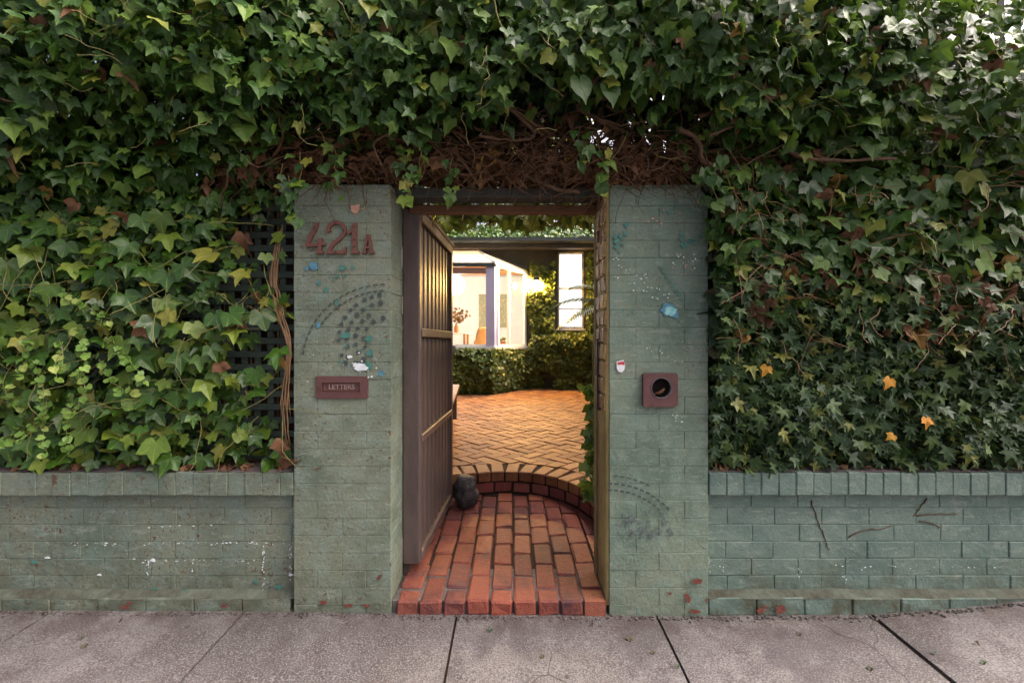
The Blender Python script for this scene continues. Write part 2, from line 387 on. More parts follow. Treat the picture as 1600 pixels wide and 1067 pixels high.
class MB:
    def __init__(s): s.v = []; s.f = []; s.lv = []
    def add(s, V, Fc, M=None, lv=0.0):
        o = len(s.v)
        for p in V:
            s.v.append(tuple(M @ Vector(p)) if M is not None else tuple(p))
        s.f += [[i + o for i in q] for q in Fc]
        s.lv += [lv] * len(V)
        return s
    def box(s, x0, x1, y0, y1, z0, z1, b=.004, jit=0, lv=0.0):
        V, Fc = bevbox_data(abs(x1 - x0), abs(y1 - y0), abs(z1 - z0), b, jit)
        return s.add(V, Fc, Matrix.Translation(((x0 + x1) / 2, (y0 + y1) / 2, (z0 + z1) / 2)), lv)
    def tube(s, pts, radii, n=6, lv=0.0, cap=True):
        pts = [Vector(p) for p in pts]
        if not hasattr(radii, '__len__'): radii = [radii] * len(pts)
        V = []; Fc = []
        up = Vector((.31, .17, .93))
        for i, p in enumerate(pts):
            t = (pts[min(i + 1, len(pts) - 1)] - pts[max(i - 1, 0)])
            if t.length < 1e-9: t = Vector((0, 0, 1))
            t.normalize()
            a = t.cross(up)
            if a.length < 1e-3: a = t.cross(Vector((1, 0, 0)))
            a.normalize(); c = t.cross(a); up = -c if False else up
            for k in range(n):
                th = 2 * math.pi * k / n
                V.append(p + (a * math.cos(th) + c * math.sin(th)) * radii[i])
        for i in range(len(pts) - 1):
            for k in range(n):
                Fc.append([i * n + k, i * n + (k + 1) % n, (i + 1) * n + (k + 1) % n, (i + 1) * n + k])
        if cap:
            Fc.append(list(range(n))[::-1]); Fc.append([(len(pts) - 1) * n + k for k in range(n)])
        return s.add(V, Fc, None, lv)
    def lathe(s, prof, n=24, M=None, lv=0.0):
        """prof: (r, z) pairs about the z axis"""
        V = []; Fc = []
        for r, z in prof:
            for k in range(n):
                th = 2 * math.pi * k / n
                V.append((r * math.cos(th), r * math.sin(th), z))
        for i in range(len(prof) - 1):
            for k in range(n):
                Fc.append([i * n + k, i * n + (k + 1) % n, (i + 1) * n + (k + 1) % n, (i + 1) * n + k])
        return s.add(V, Fc, M, lv)
    def prism(s, poly, z0, z1, M=None, lv=0.0):
        n = len(poly)
        V = [(p[0], p[1], z0) for p in poly] + [(p[0], p[1], z1) for p in poly]
        Fc = [list(range(n))[::-1], [n + i for i in range(n)]]
        for i in range(n):
            j = (i + 1) % n
            Fc.append([i, j, n + j, n + i])
        return s.add(V, Fc, M, lv)
    def mesh(s, name, smooth=False):
        me = bpy.data.meshes.new(name)
        me.from_pydata(s.v, [], s.f)
        if any(s.lv):
            at = me.attributes.new('lv', 'FLOAT', 'POINT')
            at.data.foreach_set('value', s.lv)
        if smooth:
            me.polygons.foreach_set('use_smooth', [True] * len(me.polygons))
        me.update()
        return me
    def build(s, name, mat, parent=None, loc=None, rot=None, smooth=False):
        return link(name, s.mesh(name, smooth), mat, parent, loc, rot)
_cache = {}
def brick_mesh(kind, sx, sy, sz, mat, b=.006, jit=.0018, variants=4):
    key = (kind, round(sx, 4), round(sy, 4), round(sz, 4), mat)
    if key not in _cache:
        L = []
        for _ in range(variants):
            V, Fc = bevbox_data(sx, sy, sz, b, jit)
            me = MB().add(V, Fc).mesh(kind)
            me.materials.append(MAT[mat])
            L.append(me)
        _cache[key] = L
    return rng.choice(_cache[key])
def box(name, x0, x1, y0, y1, z0, z1, mat, parent=None, b=.004, jit=0):
    cx, cy, cz = (x0 + x1) / 2, (y0 + y1) / 2, (z0 + z1) / 2
    V, Fc = bevbox_data(abs(x1 - x0), abs(y1 - y0), abs(z1 - z0), b, jit)
    return link(name, MB().add(V, Fc).mesh(name), mat, parent, (cx, cy, cz))

# ------------------------------------------------------------------ ground, pavement
g = MB(); g.add([(-400, -400, -.32), (400, -400, -.32), (400, 400, -.32), (-400, 400, -.32)], [[0, 1, 2, 3]])
o = g.build('ground', 'asphalt'); o['kind'] = 'structure'
SLOPE = .05
def pave_z(x, y):
    px = 800 + x / K
    zz = np.interp(px, [-400, 0, 460, 950, 1106, 1350, 1480, 1600, 2100], [.012, .012, .008, -.006, -.014, -.012, .02, .055, .07])
    return float(zz) + SLOPE * y * 1.0 - .004
pavement = struct('pavement')
px_j = [-560, -240, 80, 381, 714, 1026, 1361, 1690, 2010]
xj = [(p - 800) * K for p in px_j]
yj = [.06, -1.95]
def slab(x0, x1, y0, y1):
    nx, ny = 14, 8
    V = []; Fc = []
    for j in range(ny + 1):
        for i in range(nx + 1):
            x = x0 + (x1 - x0) * i / nx; y = y0 + (y1 - y0) * j / ny
            e = min(i, nx - i, j, ny - j)
            V.append((x, y, pave_z(x, y) + .003 * mnoise.noise((x * 2.1, y * 2.1, 3)) - (.004 if e == 0 else 0)))
    n0 = len(V)
    for j in range(ny):
        for i in range(nx):
            a = j * (nx + 1) + i
            Fc.append([a, a + 1, a + nx + 2, a + nx + 1])
    ring = [i for i in range(nx + 1)] + [(j + 1) * (nx + 1) - 1 for j in range(1, ny + 1)] + \
           [ny * (nx + 1) + i for i in range(nx - 1, -1, -1)] + [j * (nx + 1) for j in range(ny - 1, 0, -1)]
    base = len(V)
    for r in ring: V.append((V[r][0], V[r][1], V[r][2] - .06))
    m = len(ring)
    for k in range(m):
        Fc.append([ring[k], base + k, base + (k + 1) % m, ring[(k + 1) % m]])
    return MB().add(V, Fc).build('slab', 'concrete', pavement)
for i in range(len(xj) - 1):
    gap = .012
    slab(xj[i] + gap / 2 + (.012 if i == 6 else 0), xj[i + 1] - gap / 2, -1.95, .06)
# grooved filler strip in the widest joint and dirt bed under the joints
bed = MB()
V = []; Fc = []
for i in range(61):
    x = -4.4 + 8.3 * i / 60
    for y in (-1.94, -.9, .05): V.append((x, y, pave_z(x, y) - .016))
for i in range(60):
    for j in range(2):
        a = i * 3 + j
        Fc.append([a, a + 3, a + 4, a + 1])
bed.add(V, Fc); bed.build('joint_bed', 'sand', pavement)
kb = MB()
for i in range(8):
    x0 = -4.4 + i * 1.05
    kb.box(x0, x0 + 1.042, -2.12, -1.96, -.33, -.105, .02)
kb.build('kerb', 'concrete', pavement)

# ------------------------------------------------------------------ entry path, step and courtyard paving
RAMP_Z = .064; COURT_Z = .245
EC = (-.05, .79); EA, EB = .645, .70
def sunk_boundary(exp=0.0):
    pts = [(.595 + exp, .27)]
    for k in range(25):
        th = rad(0 + 100 * k / 24)
        pts.append((EC[0] + (EA + exp) * math.cos(th), EC[1] + (EB + exp) * math.sin(th)))
    pts += [(-.40, 1.425 + exp), (-.60, 1.34 + exp), (-.76 - exp * .6, 1.20 + exp * .7), (-.86 - exp, .95), (-.86 - exp, .27)]
    return pts
def resample(pts, step):
    out = [Vector((*pts[0], 0))]; acc = 0
    for a, b in zip(pts, pts[1:]):
        a = Vector((*a, 0)); b = Vector((*b, 0)); L = (b - a).length; t = step - acc
        while t <= L:
            out.append(a + (b - a) * t / L); t += step
        acc = (acc + L) % step if L else acc
        acc = L - (t - step)
    return out
BND = sunk_boundary()
def dist_in(p):
    """signed distance to the sunken entry boundary (negative inside) and outward normal"""
    best = None
    for a, b in zip(BND, BND[1:]):
        ax, ay = a; bx, by = b
        dx, dy = bx - ax, by - ay
        t = max(0, min(1, ((p[0] - ax) * dx + (p[1] - ay) * dy) / (dx * dx + dy * dy + 1e-12)))
        qx, qy = ax + t * dx, ay + t * dy
        d = math.hypot(p[0] - qx, p[1] - qy)
        if best is None or d < best[0]:
            nx, ny = dy, -dx
            l = math.hypot(nx, ny) + 1e-9
            best = (d, (nx / l, ny / l), (qx, qy))
    d, n, q = best
    s = (p[0] - q[0]) * n[0] + (p[1] - q[1]) * n[1]
    return (d if s > 0 else -d), n, q
def clip(poly, q, n, keep_out=True):
    """keep the side of the line through q with normal n"""
    sgn = 1 if keep_out else -1
    f = lambda p: sgn * ((p[0] - q[0]) * n[0] + (p[1] - q[1]) * n[1])
    out = []
    for i in range(len(poly)):
        a, b = poly[i], poly[(i + 1) % len(poly)]
        fa, fb = f(a), f(b)
        if fa >= 0: out.append(a)
        if (fa >= 0) != (fb >= 0):
            t = fa / (fa - fb)
            out.append((a[0] + (b[0] - a[0]) * t, a[1] + (b[1] - a[1]) * t))
    return out

entry = struct('entry_path')
m = MB(); m.box(-.60, .474, .012, .31, -.12, RAMP_Z - .011, .003)
m.build('mortar_bed', 'mortar', entry)
m = MB(); m.box(-.95, .68, .315, 1.6, -.12, RAMP_Z - .0125, .003)
m.build('dirt_bed', 'sand', entry)
PW = .1165
for c in range(-7, 6):
    xc = (c + .5) * PW + .005
    y = -.014
    first = True
    while y < 1.5:
        L = .118 if (first and c % 2) else .240
        if first and not c % 2: L = .236
        yc = y + L / 2
        fan = 1 + .085 * max(0, yc) / 1.4
        bow = .02 * max(0, c - 1) * max(0, yc - .5) * .4
        x = xc * fan - bow
        p = (x, yc)
        ok = True
        if yc < .30 and (x < -.60 - .03 or x > .50): ok = False
        if yc >= .30:
            d, n, q = dist_in(p)
            if d > .02: ok = False
        if ok:
            bw, bl = PW - .010 + (fan - 1) * .05, L - .011
            poly = [(x - bw / 2, yc - bl / 2), (x + bw / 2, yc - bl / 2), (x + bw / 2, yc + bl / 2), (x - bw / 2, yc + bl / 2)]
            edge = False
            if yc > .2:
                d, n, q = dist_in(p)
                if d > -.17:
                    poly2 = clip(poly, (q[0] - n[0] * .012, q[1] - n[1] * .012), n, False)
                    if poly2 != poly: edge = True
                    poly = poly2
            if yc < .3 and x - bw / 2 < -.60: poly = clip(poly, (-.596, 0), (1, 0)); edge = True
            if yc < .3 and x + bw / 2 > .466: poly = clip(poly, (.464, 0), (-1, 0)); edge = True
            dz = rng.uniform(-.0035, .0035) - (.004 if yc < .1 else 0)
            h = .075
            if edge:
                if len(poly) > 2:
                    cx = sum(q_[0] for q_ in poly) / len(poly); cy = sum(q_[1] for q_ in poly) / len(poly)
                    MB().prism([(q_[0] - cx, q_[1] - cy) for q_ in poly], -h / 2, h / 2).build('brick', 'redbrick', entry, (cx, cy, RAMP_Z - h / 2 + dz), smooth=False)
            else:
                me = brick_mesh('brick', round(bw, 3), round(bl, 3), h, 'redbrick', .009, .004, 4)
                link('brick', me, None, entry, (x, yc, RAMP_Z - h / 2 + dz), (rng.uniform(-.012, .012), rng.uniform(-.012, .012), rng.uniform(-.014, .014)))
        y += L
        first = False

court = struct('courtyard_paving')
# bed of sand with the sunken entry left open
XL, XR, YB = -3.3, 2.72, 7.95
bp = sunk_boundary(.005)
V = []; Fc = []
def cast(p):
    dx, dy = p[0] - 0, p[1] - .25
    ts = []
    if dx > 1e-6: ts.append((XR - 0) / dx)
    if dx < -1e-6: ts.append((XL - 0) / dx)
    if dy > 1e-6: ts.append((YB - .25) / dy)
    t = min(ts)
    return (dx * t, .25 + dy * t)
bpp = [(.60, .26)] + bp[1:-1] + [(-.865, .26)]
allp = []
for p in bpp: allp.append((p, cast(p)))
ext = []
for i, (p, q) in enumerate(allp):
    if i:
        q0 = allp[i - 1][1]
        for cxy in ((XR, YB), (XL, YB)):
            on0 = abs(q0[0] - cxy[0]) < 1e-6 or abs(q0[1] - cxy[1]) < 1e-6
            on1 = abs(q[0] - cxy[0]) < 1e-6 or abs(q[1] - cxy[1]) < 1e-6
            diff = (abs(q0[0] - q[0]) > 1e-6 and abs(q0[1] - q[1]) > 1e-6)
            if on0 and on1 and diff: ext.append((p, cxy))
    ext.append((p, q))
for p, q in ext:
    V += [(p[0], p[1], COURT_Z - .012), (q[0], q[1], COURT_Z - .012), (p[0], p[1], -.1)]
for i in range(len(ext) - 1):
    a = 3 * i; b = a + 3
    Fc.append([a, a + 1, b + 1, b]); Fc.append([a, b, b + 2, a + 2])
MB().add(V, Fc).build('sand_bed', 'sand', court)
# radial edging bricks on top of the step
step_pts = resample(BND, .1175)
for i, p in enumerate(step_pts[1:-1]):
    t = (step_pts[i + 2] - step_pts[i]).normalized()
    n = Vector((t.y, -t.x, 0))
    if p.y < .34: continue
    ang = math.atan2(n.y, n.x)
    me = brick_mesh('brick', .232, .1085, .082, 'paver', .007, .003, 4)
    c = p + n * (.116 - .006)
    link('brick', me, None, court, (c.x, c.y, COURT_Z - .041 + rng.uniform(-.002, .003)), (0, 0, ang + rng.uniform(-.02, .02)))
# riser brick course under the edging
riser_pts = resample(BND, .160)
for i, p in enumerate(riser_pts[1:-1]):
    t = (riser_pts[i + 2] - riser_pts[i]).normalized()
    n = Vector((t.y, -t.x, 0))
    if p.y < .36: continue
    c = p + n * .056
    me = brick_mesh('brick', .112, .149, .082, 'riser', .006, .003, 4)
    link('brick', me, None, court, (c.x, c.y, RAMP_Z + .048 + rng.uniform(-.002, .002)), (0, 0, math.atan2(n.y, n.x)))
# red facing on the upper course, just under the lit edge (the ends of the edging bricks, darker and worn)
# herringbone field
U = .1215
ROT = rad(134)
cr, sr = math.cos(ROT), math.sin(ROT)
herr = []
for a in range(-80, 80):
    for b in range(-80, 80):
        d = (a - b) % 4
        if d == 0: rect = (a, b, 2, 1)
        elif d == 3: rect = (a, b, 1, 2)
        else: continue
        cx = (rect[0] + rect[2] / 2) * U; cy = (rect[1] + rect[3] / 2) * U
        x = cx * cr - cy * sr + .1; y = cx * sr + cy * cr + 3.5
        if x < XL + .08 or x > XR - .08 or y < .42 or y > YB - .12: continue
        hor = d == 0
        L, Wd = 2 * U - .012, U - .012
        ang = ROT + (0 if hor else math.pi / 2)
        ca, sa = math.cos(ang), math.sin(ang)
        poly = [(x + ux * ca - uy * sa, y + ux * sa + uy * ca) for ux, uy in ((-L / 2, -Wd / 2), (L / 2, -Wd / 2), (L / 2, Wd / 2), (-L / 2, Wd / 2))]
        dd, n, q = dist_in((x, y))
        if dd < .225 + .001 and dd < .10: continue
        cut = False
        if dd < .40:
            q2 = (q[0] + n[0] * .236, q[1] + n[1] * .236)
            p2 = clip(poly, q2, n, True)
            cut = p2 != poly
            poly = p2
            if len(poly) < 3: continue
        herr.append((x, y, ang, poly, cut))
def vis_key(h):
    x, y = h[0], h[1]
    dist = y + D
    px = 800 + x / dist * F
    vis = (690 < px < 960) and y > 1.3
    return (0 if vis else 1, dist)
herr.sort(key=vis_key)
rest = MB()
n_part = 0
for x, y, ang, poly, cut in herr:
    dz = rng.uniform(-.004, .004)
    if n_part < 235:
        n_part += 1
        if cut:
            cx = sum(p[0] for p in poly) / len(poly); cy = sum(p[1] for p in poly) / len(poly)
            MB().prism([(p[0] - cx, p[1] - cy) for p in poly], -.03, .03).build('brick', 'paver', court, (cx, cy, COURT_Z - .03 + dz))
        else:
            me = brick_mesh('brick', 2 * U - .012, U - .012, .06, 'paver', .005, .002, 5)
            link('brick', me, None, court, (x, y, COURT_Z - .03 + dz), (rng.uniform(-.008, .008), rng.uniform(-.008, .008), ang + rng.uniform(-.012, .012)))
    else:
        if cut: rest.prism(poly, COURT_Z - .05, COURT_Z + dz, None, rng.random())
        else:
            V, Fc = bevbox_data(2 * U - .012, U - .012, .06, .005, .001)
            rest.add(V, Fc, Matrix.Translation((x, y, COURT_Z - .03 + dz)) @ Matrix.Rotation(ang, 4, 'Z'), rng.random())
ro = rest.build('brick_field', 'paver', court); ro['kind'] = 'stuff'

# ------------------------------------------------------------------ pillars and walls
CH = .0862            # course height
def irregular_blob(cx, cz, r, n=14, sx=1, sz=1, amp=.45, seed=None):
    ph = rng.uniform(0, 100)
    return [(cx + sx * r * math.cos(t) * (1 + amp * mnoise.noise((math.cos(t) * 1.6 + ph, math.sin(t) * 1.6, ph)) + amp * .4 * mnoise.noise((math.cos(t) * 4 + ph, math.sin(t) * 4, ph))),
             cz + sz * r * math.sin(t) * (1 + amp * mnoise.noise((math.cos(t) * 1.6 + ph, math.sin(t) * 1.6, ph + 9)))) for t in [2 * math.pi * k / n for k in range(n)]]
FACE_TO_CAM = Matrix(((1, 0, 0, 0), (0, 0, 1, 0), (0, 1, 0, 0), (0, 0, 0, 1)))   # (x, z) polygon, extruded along y
def decal(mb, poly, y, th=.0012):
    mb.prism(poly[::-1], y - th, y, FACE_TO_CAM)
def pxz(px, py, y=0.0):
    s = (D + y) / F
    return ((px - 800) * s, CZ - (py - 533) * s)

PL = (-1.084, -.601); PR = (.484, .975)
PTOP = 2.145; PDEP = .23
def pillar(name, label, xr, mat, flip):
    t = thing(name, label, 'pillar', ((xr[0] + xr[1]) / 2, PDEP / 2, -.06))
    bx = t.location.x
    core = box('core', xr[0] + .0025 - bx, xr[1] - .0025 - bx, .0028 - PDEP / 2, PDEP / 2 - .003, 0, PTOP - .02 + .06, mat, t, .003)
    z = -.05; k = 0
    w = xr[1] - xr[0]
    while z < PTOP - .05:
        cut = [0, w / 2, w] if k % 2 else ([0, .118, .118 + .242, w] if not flip else [0, w - .36, w - .118, w])
        cap = z > PTOP - CH * 1.25
        for a, b in zip(cut, cut[1:]):
            jn = .0010
            sx = b - a - jn
            dep = PDEP + (.014 if cap else 0)
            me = brick_mesh('brick', round(sx, 3), dep, CH - jn, mat, .0019, .0007, 5)
            link('brick', me, None, t, (xr[0] + (a + b) / 2 - bx + rng.uniform(-.001, .001), rng.uniform(-.0012, .0008) - (.005 if cap else 0), z + CH / 2 + .06), (0, 0, rng.uniform(-.002, .002)))
        z += CH; k += 1
    return t
pilL = pillar('gate_pillar', 'sage painted brick pillar with house number and letter slot beside the gate', PL, 'paintL', False)
pilR = pillar('gate_pillar', 'sage painted brick pillar with square plate and round hole in it', PR, 'paintR', True)

def side_wall(label, x0, x1, mat, gap=.003, bev=.0036):
    t = thing('boundary_wall', label, 'wall', ((x0 + x1) / 2, .12, -.12))
    bx, by, bz = t.location
    def loc(x, y, z): return (x - bx, y - by, z - bz)
    RE = .052                     # recess of the panel behind the coping
    box('core', x0 - bx, x1 - bx, RE + .0022 - by, .235 - by, 0, .585 - bz, mat, t, .003)
    # plinth course
    x = x0 + .004; i = 0
    while x < x1 - .02:
        L = min(.2385, x1 - .004 - x)
        me = brick_mesh('brick', round(L, 3), .10, .088, mat, .005, .0015, 4)
        link('brick', me, None, t, loc(x + L / 2, .05 + rng.uniform(.004, .010), .022))
        me = None
        x += .240
    x = x0 + .004
    # sloped mortar fillet above the plinth
    V = [(x0 + .004, .004, .064), (x1 - .004, .004, .064), (x1 - .004, RE + .012, .092), (x0 + .004, RE + .012, .092), (x0 + .004, RE + .012, .05), (x1 - .004, RE + .012, .05)]
    fil = MB()
    nseg = 40; Vv = []; Ff = []
    for s in range(nseg + 1):
        xx = x0 + .004 + (x1 - x0 - .008) * s / nseg
        j = .006 * mnoise.noise((xx * 6, 1.3, 7))
        Vv += [(xx, .006 + abs(j), .062 + j * .5), (xx, RE * .5, .078 + j), (xx, RE + .013, .094 + j)]
    for s in range(nseg):
        for q in range(2):
            a = s * 3 + q
            Ff.append([a, a + 3, a + 4, a + 1])
    fil.add(Vv, Ff, Matrix.Translation((-bx, -by, -bz))); fil.build('plinth_fillet', 'moss', t, smooth=True)
    # recessed panel
    z = .070; r = 0
    while z < .585 - .03:
        off = 0 if r % 2 else -.12
        x = x0 + off + rng.uniform(-.01, .01)
        while x < x1:
            a, b = max(x, x0 + .003), min(x + .240 - gap, x1 - .003)
            if b - a > .03:
                me = brick_mesh('brick', round(b - a, 3), .04, CH - gap, mat, bev * .8, .0014, 4)
                link('brick', me, None, t, loc((a + b) / 2, RE + .018 + rng.uniform(-.0015, .0012), z + CH / 2), (rng.uniform(-.006, .006), 0, rng.uniform(-.004, .004)))
            x += .240
        z += CH; r += 1
    # rowlock coping
    x = x0 + .002; 
    while x < x1 - .02:
        L = min(.0862 - gap * .3, x1 - .002 - x)
        me = brick_mesh('coping_brick', round(L, 3), .232, .112, mat, .0022 + gap * .7, .0014, 5)
        link('coping_brick', me, None, t, loc(x + L / 2, .113 + rng.uniform(-.003, .003), .637 + rng.uniform(-.0025, .0025)), (0, rng.uniform(-.012, .012), rng.uniform(-.006, .006)))
        x += .0865
    # mortar between the coping bricks and the dark top
    box('coping_mortar', x0 + .004 - bx, x1 - .004 - bx, .0030 - by, .225 - by, .588 - bz, .6885 - bz, mat, t, .003)
    V = []; Ff = []
    for s in range(41):
        xx = x0 + (x1 - x0) * s / 40
        j = mnoise.noise((xx * 5, 2.2, 1)) * .006
        V += [(xx, .006 + abs(j) * 1.5, .6945 + j * .15), (xx, .10, .6985 + j * .3), (xx, .235, .6985)]
    for s in range(40):
        for q in range(2):
            a = s * 3 + q
            Ff.append([a, a + 3, a + 4, a + 1])
    MB().add(V, Ff, Matrix.Translation((-bx, -by, -bz))).build('coping_top', 'coptop', t, smooth=True)
    return t
wallL = side_wall('low sage brick wall with brown specks and pale mortar lines below the sparse climber', -3.75, PL[0] - .002, 'paintWL', .0015, .0022)
wallR = side_wall('low blue green brick wall with dry vine stems below the dense small leaved ivy', PR[1] + .002, 3.75, 'paintWR')

def deco(parent, name, items, mat, y=-.0062, label=None):
    """thin paint marks lying on the face of a pillar or wall; items are (x, z) polygons"""
    mb = MB()
    for i, poly in enumerate(items):
        decal(mb, poly, y - .000012 * i)
    me = mb.mesh(name)
    o = link(name, me, mat, parent)
    o.matrix_parent_inverse = Matrix.Translation(-parent.location)
    if label: o['label'] = label
    return o
def blobs(cx, cy, n, spread, r0, r1, sx=1, sz=1):
    L = []
    for _ in range(n):
        x, z = pxz(cx + rng.gauss(0, spread), cy + rng.gauss(0, spread * .7))
        L.append(irregular_blob(x, z, rng.uniform(r0, r1), 9, sx, sz, .8))
    return L
def blobat(px, py, rpx, n=16, sx=1, sz=1, amp=.6):
    x, z = pxz(px, py)
    return [irregular_blob(x, z, rpx * K, n, sx, sz, amp)]
# left pillar marks
deco(pilL, 'paint_splash', blobat(556, 326, 8, 16, 1.1, .9) + blobs(556, 326, 8, 7, .002, .005), 'pinkspl')
deco(pilL, 'paint_splash', blobat(492, 416, 6, 14, 1.2, .9) + blobat(481, 419, 3) + blobat(498, 441, 2.5) , 'bluespl', -.0064)
deco(pilL, 'paint_splash', blobat(537, 419, 4.5) + blobat(511, 453, 4, 12, .7, 1.3) + blobat(552, 418, 3) + blobat(527, 473, 3.5, 12, .7, 1.3) + blobat(500, 443, 3) + blobs(545, 440, 14, 24, .002, .006) + blobat(541, 524, 6, 14, 1.3, .7) + blobat(578, 528, 5, 14, 1, 1) + blobat(578, 551, 5) + blobat(577, 571, 5.5, 14, .8, 1.2) + blobs(560, 545, 10, 18, .003, .007), 'teal', -.0066)
deco(pilL, 'paint_splash', blobat(565, 573, 7, 18, 1.4, .8) + blobat(556, 570, 4) + blobat(547, 557, 3, 12, 1.2, .8) + blobs(562, 572, 14, 11, .002, .006) + blobs(530, 590, 5, 40, .001, .003), 'whitespl', -.0070)
deco(pilL, 'paint_splash', blobat(498, 507, 4, 12, .8, 1.2) + blobat(596, 583, 4) + blobs(560, 580, 6, 12, .003, .006), 'bluespl', -.0068)
# stencilled arc of dashes and ring of dots, as printed on the pillar
def dash_arc(cx, cy, rx, ry, a0, a1, n, wpx, fill=.62):
    L = []
    for k in range(n):
        t0 = a0 + (a1 - a0) * k / n; t1 = t0 + (a1 - a0) / n * fill
        pl = []
        for t, s in ((t0, 1), (t1, 1), (t1, -1), (t0, -1)):
            r_ = s * wpx / 2
            x, z = pxz(cx + (rx + r_) * math.cos(rad(t)), cy - (ry + r_) * math.sin(rad(t)))
            pl.append((x, z))
        L.append(pl[::-1])
    return L
deco(pilL, 'stencil_dashes', dash_arc(604, 566, 130, 122, 91, 176, 17, 2.0) + dash_arc(604, 566, 119, 112, 92, 150, 12, 2.4), 'sten', -.0060)
dots = []
for ring_r, a0, a1 in ((76, 88, 212), (63, 86, 218), (50, 92, 222), (37, 100, 226)):
    cnt = int(rad(a1 - a0) * ring_r / 12.5)
    for k in range(cnt):
        if rng.random() < .10: continue
        t = rad(a0 + (a1 - a0) * k / (cnt - 1)) + rng.uniform(-.02, .02)
        px_, py_ = 606 + ring_r * math.cos(t), 530 - ring_r * math.sin(t) * .92
        if px_ > 604: continue
        x, z = pxz(px_, py_)
        dots.append(irregular_blob(x, z, rng.uniform(3.0, 3.9) * K, 9, 1, 1, .2))
deco(pilL, 'stencil_dots', dots, 'sten', -.0058)
# chipped red patches at the foot of the left pillar
deco(pilL, 'paint_chip', blobat(592, 901, 3) + blobat(506, 939, 4, 14, 1.5, .8) + blobat(545, 944, 4, 14, 1.8, .7) + blobat(574, 944, 3, 14, 1.8, .7), 'redchip', -.0064)
# right pillar marks
deco(pilR, 'paint_splash', blobat(1047, 486, 8, 20, 1.2, .9) + blobs(1044, 484, 6, 6, .003, .006), 'turq', -.0072)
deco(pilR, 'paint_splash', blobat(1042, 482, 11, 18, 1, .9) + blobat(1053, 492, 6), 'bluespl', -.0066)
deco(pilR, 'paint_splash', blobs(966, 378, 9, 9, .005, .012) + blobat(978, 352, 3.5) + blobat(978, 366, 3) + [b for t in range(9) for b in blobat(1063 + [0, 1, 2, 5, 8, 14, 18, 22, 30][t], [366, 374, 382, 386, 382, 378, 374, 380, 369][t], 2.8)] + blobs(1046, 330, 8, 9, .004, .008) + [b for t in range(8) for b in blobat(1033 + t * 4.6, 418 + t * 7, 2.4)] + blobs(982, 490, 5, 6, .003, .006), 'teal', -.0064)
deco(pilR, 'paint_splash', [b for t in range(14) for b in blobs(957 + t * 6.5, 405 + t * 4.4, 2, 5, .0015, .0035)] + [b for t in range(10) for b in blobs(966 + t * 8, 433 + t * 4, 1, 4, .0015, .004)] + [b for t in range(12) for b in blobs(1008 + t * 7, 540 + t * 3.4, 1, 3, .001, .003)] + blobs(1068, 404, 18, 10, .001, .004) + blobs(1060, 656, 10, 8, .001, .003), 'whitespl', -.0068)
deco(pilR, 'paint_splash', blobs(1030, 330, 16, 24, .002, .006) + blobs(1065, 420, 16, 16, .001, .004) + blobs(1085, 540, 12, 12, .001, .003), 'pinkspl', -.0062)
deco(pilR, 'stencil_dashes', dash_arc(950, 860, 120, 106, 38, 92, 11, 2.6) + dash_arc(950, 860, 108, 96, 42, 92, 10, 2.6) + dash_arc(950, 860, 128, 118, 60, 88, 6, 2.0), 'sten', -.0060)
dots = []
for _ in range(34):
    px_, py_ = rng.uniform(962, 1050), rng.uniform(800, 838)
    x, z = pxz(px_, py_); dots.append(irregular_blob(x, z, rng.uniform(2, 3.6) * K, 7, 1, 1, .4))
deco(pilR, 'stencil_dots', dots, 'stenlt', -.0058)
deco(pilR, 'paint_chip', blobat(1090, 907, 6, 16, 1.3, .7) + blobat(1074, 934, 5, 16, .8, 1.2) + blobat(1072, 928, 3) + blobat(1103, 936, 3, 14, .6, 1.3) + blobat(1085, 953, 5, 16, 1.5, .7) + blobat(1046, 925, 2.5), 'redchip', -.0064)
# pale efflorescence along the joints of the left wall
ef = []
WY = .052
for (xa, xb, py_) in ((225, 335, 820), (250, 420, 846), (200, 410, 874), (330, 460, 847), (110, 250, 848)):
    for _ in range(int((xb - xa) / 5)):
        if rng.random() < .42:
            x, z = pxz(rng.uniform(xa, xb), py_ + rng.gauss(0, 1.2), WY); ef.append(irregular_blob(x, z, rng.uniform(.001, .0038), 8, 1.8, .7, .8))
for (px_, ya, yb) in ((413, 848, 925), (303, 872, 890), (455, 850, 905), (233, 872, 900)):
    for _ in range(int((yb - ya) / 3)):
        x, z = pxz(px_ + rng.gauss(0, 1), rng.uniform(ya, yb), WY); ef.append(irregular_blob(x, z, rng.uniform(.001, .0035), 8, .8, 1.5, .8))
for (px_, py_, r_) in ((241, 873, 3.6), (77, 869, 2.6), (158, 896, 2.2), (456, 896, 2.5), (228, 923, 2.4), (290, 927, 2)):
    x, z = pxz(px_, py_, WY); ef.append(irregular_blob(x, z, r_ * K, 12, 1.5, .7, .9))
deco(wallL, 'efflorescence', ef, 'whitespl', WY - .0065)
deco(wallL, 'paint_splash', [irregular_blob(*pxz(a, b, WY), r_ * K, 12, 1.3, .8, .9) for a, b, r_ in ((56, 876, 4), (290, 921, 4), (243, 918, 3), (400, 906, 3), (437, 915, 4))], 'teal', WY - .0068)
deco(wallL, 'paint_chip', [irregular_blob(*pxz(a, b), r_ * K, 12, 1.5, .7, .9) for a, b, r_ in ((195, 946, 5), (352, 945, 3), (203, 940, 3))], 'redchip', -.004)
deco(wallR, 'paint_chip', [irregular_blob(*pxz(a, b), r_ * K, 14, 1.3, .8, .9) for a, b, r_ in ((1187, 953, 5), (1218, 950, 7), (1195, 947, 3))], 'redchip', -.004)
